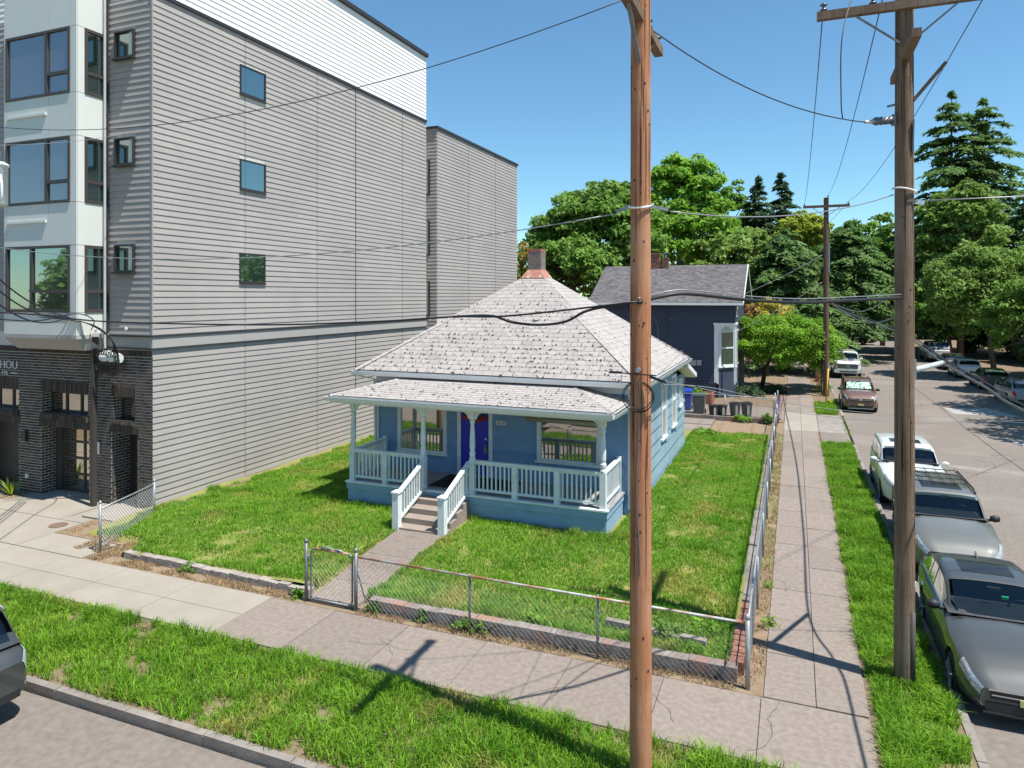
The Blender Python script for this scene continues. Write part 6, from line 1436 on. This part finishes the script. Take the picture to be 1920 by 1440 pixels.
# big twin cedar on the right and the street trees before it
q = ray(1815, 460, 74); conifer('huge twin-stemmed deodar cedar rising over the right-hand street trees', q.x, q.y, 27.4, 8.6, 'leaf_cedar', 20, 21, 9, .24, .42, two=1.5, trunk=.45, z_low=.14, pw=.60, dens=22)
q = ray(1935, 480, 66); conifer('tall dark conifer at the edge of the big cedar', q.x, q.y, 16.0, 5.0, 'leaf_cedar', 21, 22, 9, .18, .40, pw=.55)
px_tree('yellowish-leaved tree growing before the big cedar', 1800, 440, 66, 70, 92, 'leaf_olive', seed=22, nblob=90, per=85, leaf=.27, shell=.5)
px_tree('leafy street tree at the far kerb beside the white hatchback', 1850, 545, 52, 100, 90, 'leaf_olive', seed=23, nblob=120, per=210, leaf=.14, base=(13.75, 61.0), trunk=.16)
px_tree('street tree over the silver pickup at the far kerb', 1765, 575, 66, 62, 62, 'leaf_mid', seed=24, nblob=80, per=105, leaf=.22, base=(13.7, 76.0), trunk=.15)
px_tree('near street tree shading the silver sedan', 1935, 600, 44, 75, 85, 'leaf_mid', seed=25, nblob=90, per=210, leaf=.13, base=(14.3, 52.5), trunk=.16)
tree('street tree casting shade over the far lane by the crosswalk', 17.6, 37.0, 0, (17.3, 36.6, 8.2), (5.2, 4.6, 3.4), 'leaf_mid', .2, 80, 60, .2, 26, blob=.3)
tree('street tree casting shade over the parked silver sedan', 18.0, 45.0, 0, (17.4, 44.6, 8.4), (5.2, 4.8, 3.4), 'leaf_mid', .2, 80, 60, .2, 27, blob=.3)
for k, (x, y) in enumerate(((17, 62), (18.5, 74), (17.5, 84))):
    tree(('dense dark hedge tree behind the far pavement by the white hatchback', 'dense dark hedge tree behind the silver pickup', 'dense dark hedge tree at the far end of the pavement')[k], x + 3, y, 0, (x + 3, y, 2.4), (4.0, 4.5, 2.4), 'leaf_fir', .3, 60, 60, .2, 30 + k, blob=.34)
# far wood closing the horizon: one mass nobody could count
r = np.random.default_rng(40); blobs = []
for i in range(300):
    a = r.uniform(-62, 40); d = r.uniform(112, 150); blobs.append((np.array([d * math.sin(R(a)), d * math.cos(R(a)), r.uniform(0, 12.5)]), r.uniform(2.4, 4.6), r.uniform(-.2, .2)))
o = link('far_wood', crown_mesh('far_wood', blobs, 16, .6, 'leaf_mid', r, .9)); tag(o, 'distant belt of dark trees closing off the horizon', 'wood', kind='stuff')
# the trees over the street, which the bay windows mirror
for k, (x, y, h) in enumerate(((-22, -16, 9), (-33, -12, 11), (-9, -19, 10), (-45, -10, 9))):
    tree(('broad tree across the front street mirrored in the bay windows', 'tall tree across the front street beyond the bay', 'round tree across the front street facing the porch', 'far tree along the front street')[k], x, y, 0, (x, y, h * .62), (5, 5, h * .42), 'leaf_mid', .3, 60, 60, .3, 300 + k, blob=.34)
# pavement tree, shrubs and yard plants
g = ground(1428, 722, .05)
tree('bright-green spreading garden tree over the pavement by the navy house', g.x, g.y, .0, ray(1462, 642, 44.5), (3.4, 3.0, 1.75), 'leaf_lime', .075, 130, 640, .13, 41, blob=.25, shell=.5)
q = ray(1540, 665, 46); tree('leafy lower limb of bright foliage beside the white pickup', 1.6, 46.5, 0, q, (.9, 1.1, 1.0), 'leaf_lime', .075, 36, 760, .07, 42, blob=.4)
px_tree('yellow-flowering shrub behind the bright garden tree', 1440, 590, 52, 42, 32, 'leaf_yellow', seed=43, nblob=40, per=230, leaf=.12, name='shrub', cat='shrub', trunk=.06)
px_tree('russet-leaved shrub against the navy house corner', 1405, 600, 51, 22, 30, 'leaf_rust', seed=44, nblob=24, per=230, leaf=.12, name='shrub', cat='shrub', trunk=.05)
def bush(label, x, y, z, r3, mat, seed, leaf=.06, nblob=14, per=900, cat='plant', name='bush'):
    r = np.random.default_rng(seed); t = thing(name, label, cat, (x, y, z)); bl = []
    for i in range(nblob):
        d = r.normal(0, 1, 3); d /= np.linalg.norm(d); d[2] = abs(d[2]); bl.append((d * np.array(r3) * r.uniform(.3, .85), min(r3) * r.uniform(.35, .6), r.uniform(-.2, .2)))
    link('foliage', crown_mesh('foliage', bl, per, leaf, mat, r), t)
    mb = MB()
    for b in bl[:5]: mb.tube([(0, 0, -.05), tuple(b[0])], [.015, .006], 4, cap=False)
    mb.build('stems', 'bark', t)
g = ground(1365, 722, .1)
def spiky(label, x, y, n, L, seed):
    r = np.random.default_rng(seed); t = thing('yucca', label, 'plant', (x, y, .05)); mb = MB()
    for i in range(n):
        a, e = r.uniform(0, 6.28), r.uniform(.15, 1.4); d = Vector((math.cos(a) * math.cos(e), math.sin(a) * math.cos(e), math.sin(e))); s_ = d.cross(Vector((0, 0, 1))).normalized() * .045; c = Vector((r.normal(0, .25), r.normal(0, .25), r.uniform(.2, 1.2))); l_ = L * r.uniform(.6, 1.1)
        m_ = c + d * l_ * .55; tip = c + d * l_ - Vector((0, 0, .12 * l_)); mb.add([c - s_, c + s_, m_ + s_ * .9, m_ - s_ * .9, tip], [(0, 1, 2, 3), (3, 2, 4)])
    me = mb.mesh('leaves', 'leaf_yucca'); add_tone(me); link('leaves', me, t); MB().tube([(0, 0, -.1), (0, 0, 1.0)], .12, 7).build('stem', 'bark', t)
spiky('spiky dark yucca clump at the corner of the navy house', g.x, g.y, 260, 1.0, 50)
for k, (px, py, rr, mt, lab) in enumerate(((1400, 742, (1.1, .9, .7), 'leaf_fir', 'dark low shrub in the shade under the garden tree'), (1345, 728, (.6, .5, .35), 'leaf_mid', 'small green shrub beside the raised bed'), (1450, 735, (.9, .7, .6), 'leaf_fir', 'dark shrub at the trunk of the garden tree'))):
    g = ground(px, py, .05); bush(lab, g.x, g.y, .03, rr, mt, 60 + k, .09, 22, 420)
bush('lush salad leaves filling the cedar bed', -5.4, 40.2, .5, (.95, .42, .28), 'leaf_lime', 64, .07, 26, 700)
for k, (px, py, mt, s_, lab) in enumerate(((1545, 735, 'leaf_olive', (.5, 1.4, .75), 'tangled weedy shrub round the yellow marker pole'), (1570, 760, 'leaf_yg', (.4, .6, .3), 'yellowing weeds by the kerb before the bronze crossover'), (1535, 715, 'leaf_rust', (.35, 1.2, .9), 'tangled stems with pink blossom beside the pavement'))):
    g = ground(px, py, 0); bush(lab, min(max(g.x, 1.2), 2.0), g.y + .4, -.02, s_, mt, 70 + k, .07, 26, 420)
bush('small green weed sprouting at the right foot of the gate', -7.45, 11.32, -.02, (.26, .16, .22), 'leaf_mid', 80, .035, 12, 2500)
bush('green weed at the left end of the gate opening', -9.2, 11.35, -.02, (.3, .18, .16), 'leaf_bright', 81, .035, 12, 2500)
bush('bramble clump growing through the front fence at its second post', -5.3, 11.30, -.02, (.55, .16, .34), 'leaf_mid', 82, .035, 20, 2200)
bush('dark ivy clump at the first post of the front fence', -6.4, 11.33, -.02, (.22, .14, .34), 'leaf_mid', 83, .035, 12, 2500)
bush('leafy weed on the wall by the broken kerb blocks', -4.3, 11.75, .15, (.35, .2, .2), 'leaf_bright', 84, .035, 14, 2400)
bush('weed among the broken kerb blocks', -2.0, 12.2, .15, (.4, .25, .25), 'leaf_mid', 85, .035, 16, 2200)
bush('pale weed close to the fence corner', -1.45, 12.6, .12, (.35, .3, .22), 'leaf_bright', 86, .035, 14, 2200)
bush('sprawling weed at the edge of the side pavement', -.45, 13.6, -.02, (.22, .3, .16), 'leaf_olive', 87, .03, 12, 2500)
bush('low weed at the lawn edging crack', -.5, 15.4, -.02, (.14, .3, .12), 'leaf_olive', 88, .03, 10, 2500)
bush('green weed clump in the rough margin left of the gate', -12.2, 11.5, -.02, (.4, .2, .2), 'leaf_mid', 89, .035, 14, 2300)
bush('weeds at the foot of the rear fence', -2.3, 35.0, .1, (.7, .3, .28), 'leaf_bright', 90, .05, 14, 1500)
bush('taller weed by the rear fence end', -1.25, 34.9, .1, (.3, .3, .5), 'leaf_olive', 91, .05, 14, 1500)
bush('broad weeds where the lawn meets the house side', -3.5, 29.9, .15, (.7, .4, .35), 'leaf_bright', 92, .05, 18, 1300)
spk = thing('garden_iris', 'small strappy green plant at the foot of the brick pier', 'plant', (-21.85, 13.85, 0)); mb = MB()
for i in range(40):
    a, e = rng.uniform(0, 6.28), rng.uniform(.7, 1.45); d = Vector((math.cos(a) * math.cos(e), math.sin(a) * math.cos(e), math.sin(e))); s2 = d.cross(Vector((0, 0, 1))).normalized() * .02; l_ = rng.uniform(.35, .75)
    mb.add([-s2, s2, d * l_ * .6 + s2, d * l_ * .6 - s2, d * l_ - Vector((0, 0, .06))], [(0, 1, 2, 3), (3, 2, 4)])
me = mb.mesh('leaves', 'leaf_yg'); add_tone(me); link('leaves', me, spk)

# ------------------------------------------------------------------ grass: blades as real geometry, far too many to count
def vnoise(x, y, s, seed):                     # smooth value noise, two turned octaves
    return np.clip((.68 * vnoise1(x * .79 - y * .61, x * .61 + y * .79, s, seed) + .32 * vnoise1(x * .31 - y * .95, x * .95 + y * .31, s * .43, seed + 977) - .5) * 1.25 + .5, 0, 1)
def vnoise1(x, y, s, seed):
    r = np.random.default_rng(seed); g = r.random((64, 64)); u, v = x / s + 1000, y / s + 1000
    i, j = np.floor(u).astype(int), np.floor(v).astype(int); fu, fv = u - i, v - j; fu, fv = fu * fu * (3 - 2 * fu), fv * fv * (3 - 2 * fv)
    a = lambda p, q: g[p % 64, q % 64]
    return (a(i, j) * (1 - fu) + a(i + 1, j) * fu) * (1 - fv) + (a(i, j + 1) * (1 - fu) + a(i + 1, j + 1) * fu) * fv
def blades(name, label, x, y, z, h, wdt, mat, seed, bend=.5):
    r = np.random.default_rng(seed); n = len(x); a = r.uniform(0, 6.283, n); b = r.uniform(0, 6.283, n); k = r.uniform(.2, 1.0, n) * bend
    base = np.stack([x, y, z], 1); sd = np.stack([np.cos(a), np.sin(a), np.zeros(n)], 1) * (wdt * r.uniform(.6, 1.3, n))[:, None]
    ln = np.stack([np.cos(b), np.sin(b), np.zeros(n)], 1) * (h * k)[:, None]
    mid = base + ln * .35 + np.stack([0 * h, 0 * h, h * .6], 1); tip = base + ln + np.stack([0 * h, 0 * h, h * (1 - .35 * k)], 1)
    V = np.stack([base - sd, base + sd, mid + sd * .75, mid - sd * .75, tip], 1).reshape(-1, 3); i = np.arange(n)[:, None] * 5
    F3 = np.concatenate([i + [0, 1, 2], i + [0, 2, 3], i + [3, 2, 4]], 1).reshape(-1, 3)
    tn = np.repeat(r.uniform(-.42, .42, n), 3)
    o = link(name, np_mesh(name, V, F3, mat, tn)); tag(o, label, 'grass', kind='stuff'); return o
def scatter(x0, x1, y0, y1, dens, seed):
    r = np.random.default_rng(seed); n = int((x1 - x0) * (y1 - y0) * dens); return r.uniform(x0, x1, n), r.uniform(y0, y1, n), r
x, y, r = scatter(-16.5, -.98, 11.62, 30.6, 1500, 100)
dep = -SA * x + CA * y
keep = r.random(len(x)) < np.clip(1.35 - (dep - 12) * .035, .5, 1)
keep &= ~((x > -11.62) & (x < -4.02) & (y > 16.24)) & ~((x > -11.9) & (x < -3.9) & (y > 18) & (y < 27.7)) & ~((x > -9.16) & (x < -7.66) & (y > 14.8) & (y < 16.4))
wx0, wx1 = -8.93 - .02 * (y - 11.3), -7.81 + .03 * (y - 11.3); keep &= ~((x > wx0 + .02 * np.sin(y * 9)) & (x < wx1 - .03 * np.sin(y * 7)) & (y < 15.0))
keep &= ~((x < -8.98) & (y < 11.66)) & ~((x < -14.35 + .15 * np.sin(y * 5)) & (y < 12.3)) & ~(x < -16.2 + .12 * np.sin(y * 3) + .08 * np.sin(y * 7.3))
dry = vnoise(x, y, .62, 1) * .6 + vnoise(x, y, .23, 2) * .4; keep &= ~((dry > .80) & (r.random(len(x)) < .7))
x, y, dry = x[keep], y[keep], dry[keep]; lush = vnoise(x, y, 1.5, 3)
h = .045 + .05 * lush + .04 * r.random(len(x)) + .05 * (vnoise(x, y, .35, 4) > .7); h *= np.where(dry > .72, .65, 1)
near = np.minimum(np.minimum(np.abs(x + .98), np.abs(y - 11.62)), np.abs(y - 16.2)); h *= 1 + .7 * (near < .18)
blades('lawn_grass', 'mown green lawn with dry straw patches round the blue house', x, y, zl(x, y) - .008, h, .0075, 'grass', 101, .9)
def strip(label, x0, x1, y0, y1, dens, seed, hh, over=.08):
    x, y, r = scatter(x0 - over, x1 + over, y0 - over, y1 + over, dens, seed)
    e = np.minimum(np.minimum(x - x0, x1 - x), np.minimum(y - y0, y1 - y)); wig = .07 * (vnoise(x, y, .3, seed) - .5) * 2
    keep = e + wig > 0; dr = vnoise(x, y, .55, seed + 1); keep &= ~((dr > .79) & (r.random(len(x)) < .8)); x, y, dr = x[keep], y[keep], dr[keep]
    tf = vnoise(x, y, .42, seed + 2); h = hh * (.35 + .95 * tf + .45 * r.random(len(x))) * np.where(dr > .74, .55, 1)
    blades('verge_grass', label, x, y, np.full(len(x), -.035), h, .0075, 'tall_grass', seed + 3, 1.0)
strip('long tufted grass in the front verge with bare patches', -27, 1.5, 7.42, 9.46, 1500, 110, .19)
strip('long bright grass in the side verge between pavement and parked cars', 1.05, 2.14, 9.6, 24.3, 2600, 120, .20)
strip('bright grass at the driveway end of the side verge', 1.05, 2.12, 24.5, 31.1, 1700, 130, .20)
strip('grass tufts at the kerb by the yellow marker pole', 1.05, 2.1, 38.8, 42.6, 900, 140, .22)
def dead(label, x0, x1, y0, y1, dens, seed, z, mat='dead_grass', hh=.08):
    x, y, r = scatter(x0, x1, y0, y1, dens, seed); k = vnoise(x, y, .35, seed) > .42; x, y = x[k], y[k]
    blades('dry_grass', label, x, y, np.full(len(x), z), hh * (.4 + r.random(len(x))), .006, mat, seed + 1, 1.0)
dead('straw-coloured dead grass along the foot of the front fence', -7.7, -.5, 11.1, 11.38, 1500, 150, -.015)
dead('dry brown litter along the crumbling front edging', -15.0, -9.0, 11.16, 11.5, 2600, 160, -.02)
dead('brown withered weeds on the mound by the short fence panel', -15.9, -14.3, 11.5, 12.9, 1800, 165, -.0)
dead('dry weeds in the margin beside the side fence', -.86, -.42, 11.5, 33.5, 700, 170, -.016)
dead('green weeds sprouting in the margin beside the side fence', -.72, -.42, 16, 32, 260, 180, -.016, 'tall_grass', .10)
dead('bark litter and twigs in the forecourt planting bed', -17.3, -15.15, 12.15, 13.15, 900, 190, .0, 'dead_grass', .05)
dead('yellow weeds in the cracks of the driveway apron', 2.05, 2.3, 31.4, 38.4, 260, 200, -.03, 'tall_grass', .10)
dead('weeds along the joint between pavement and apron', .96, 1.08, 31.4, 33.7, 500, 205, -.02, 'dead_grass', .10)
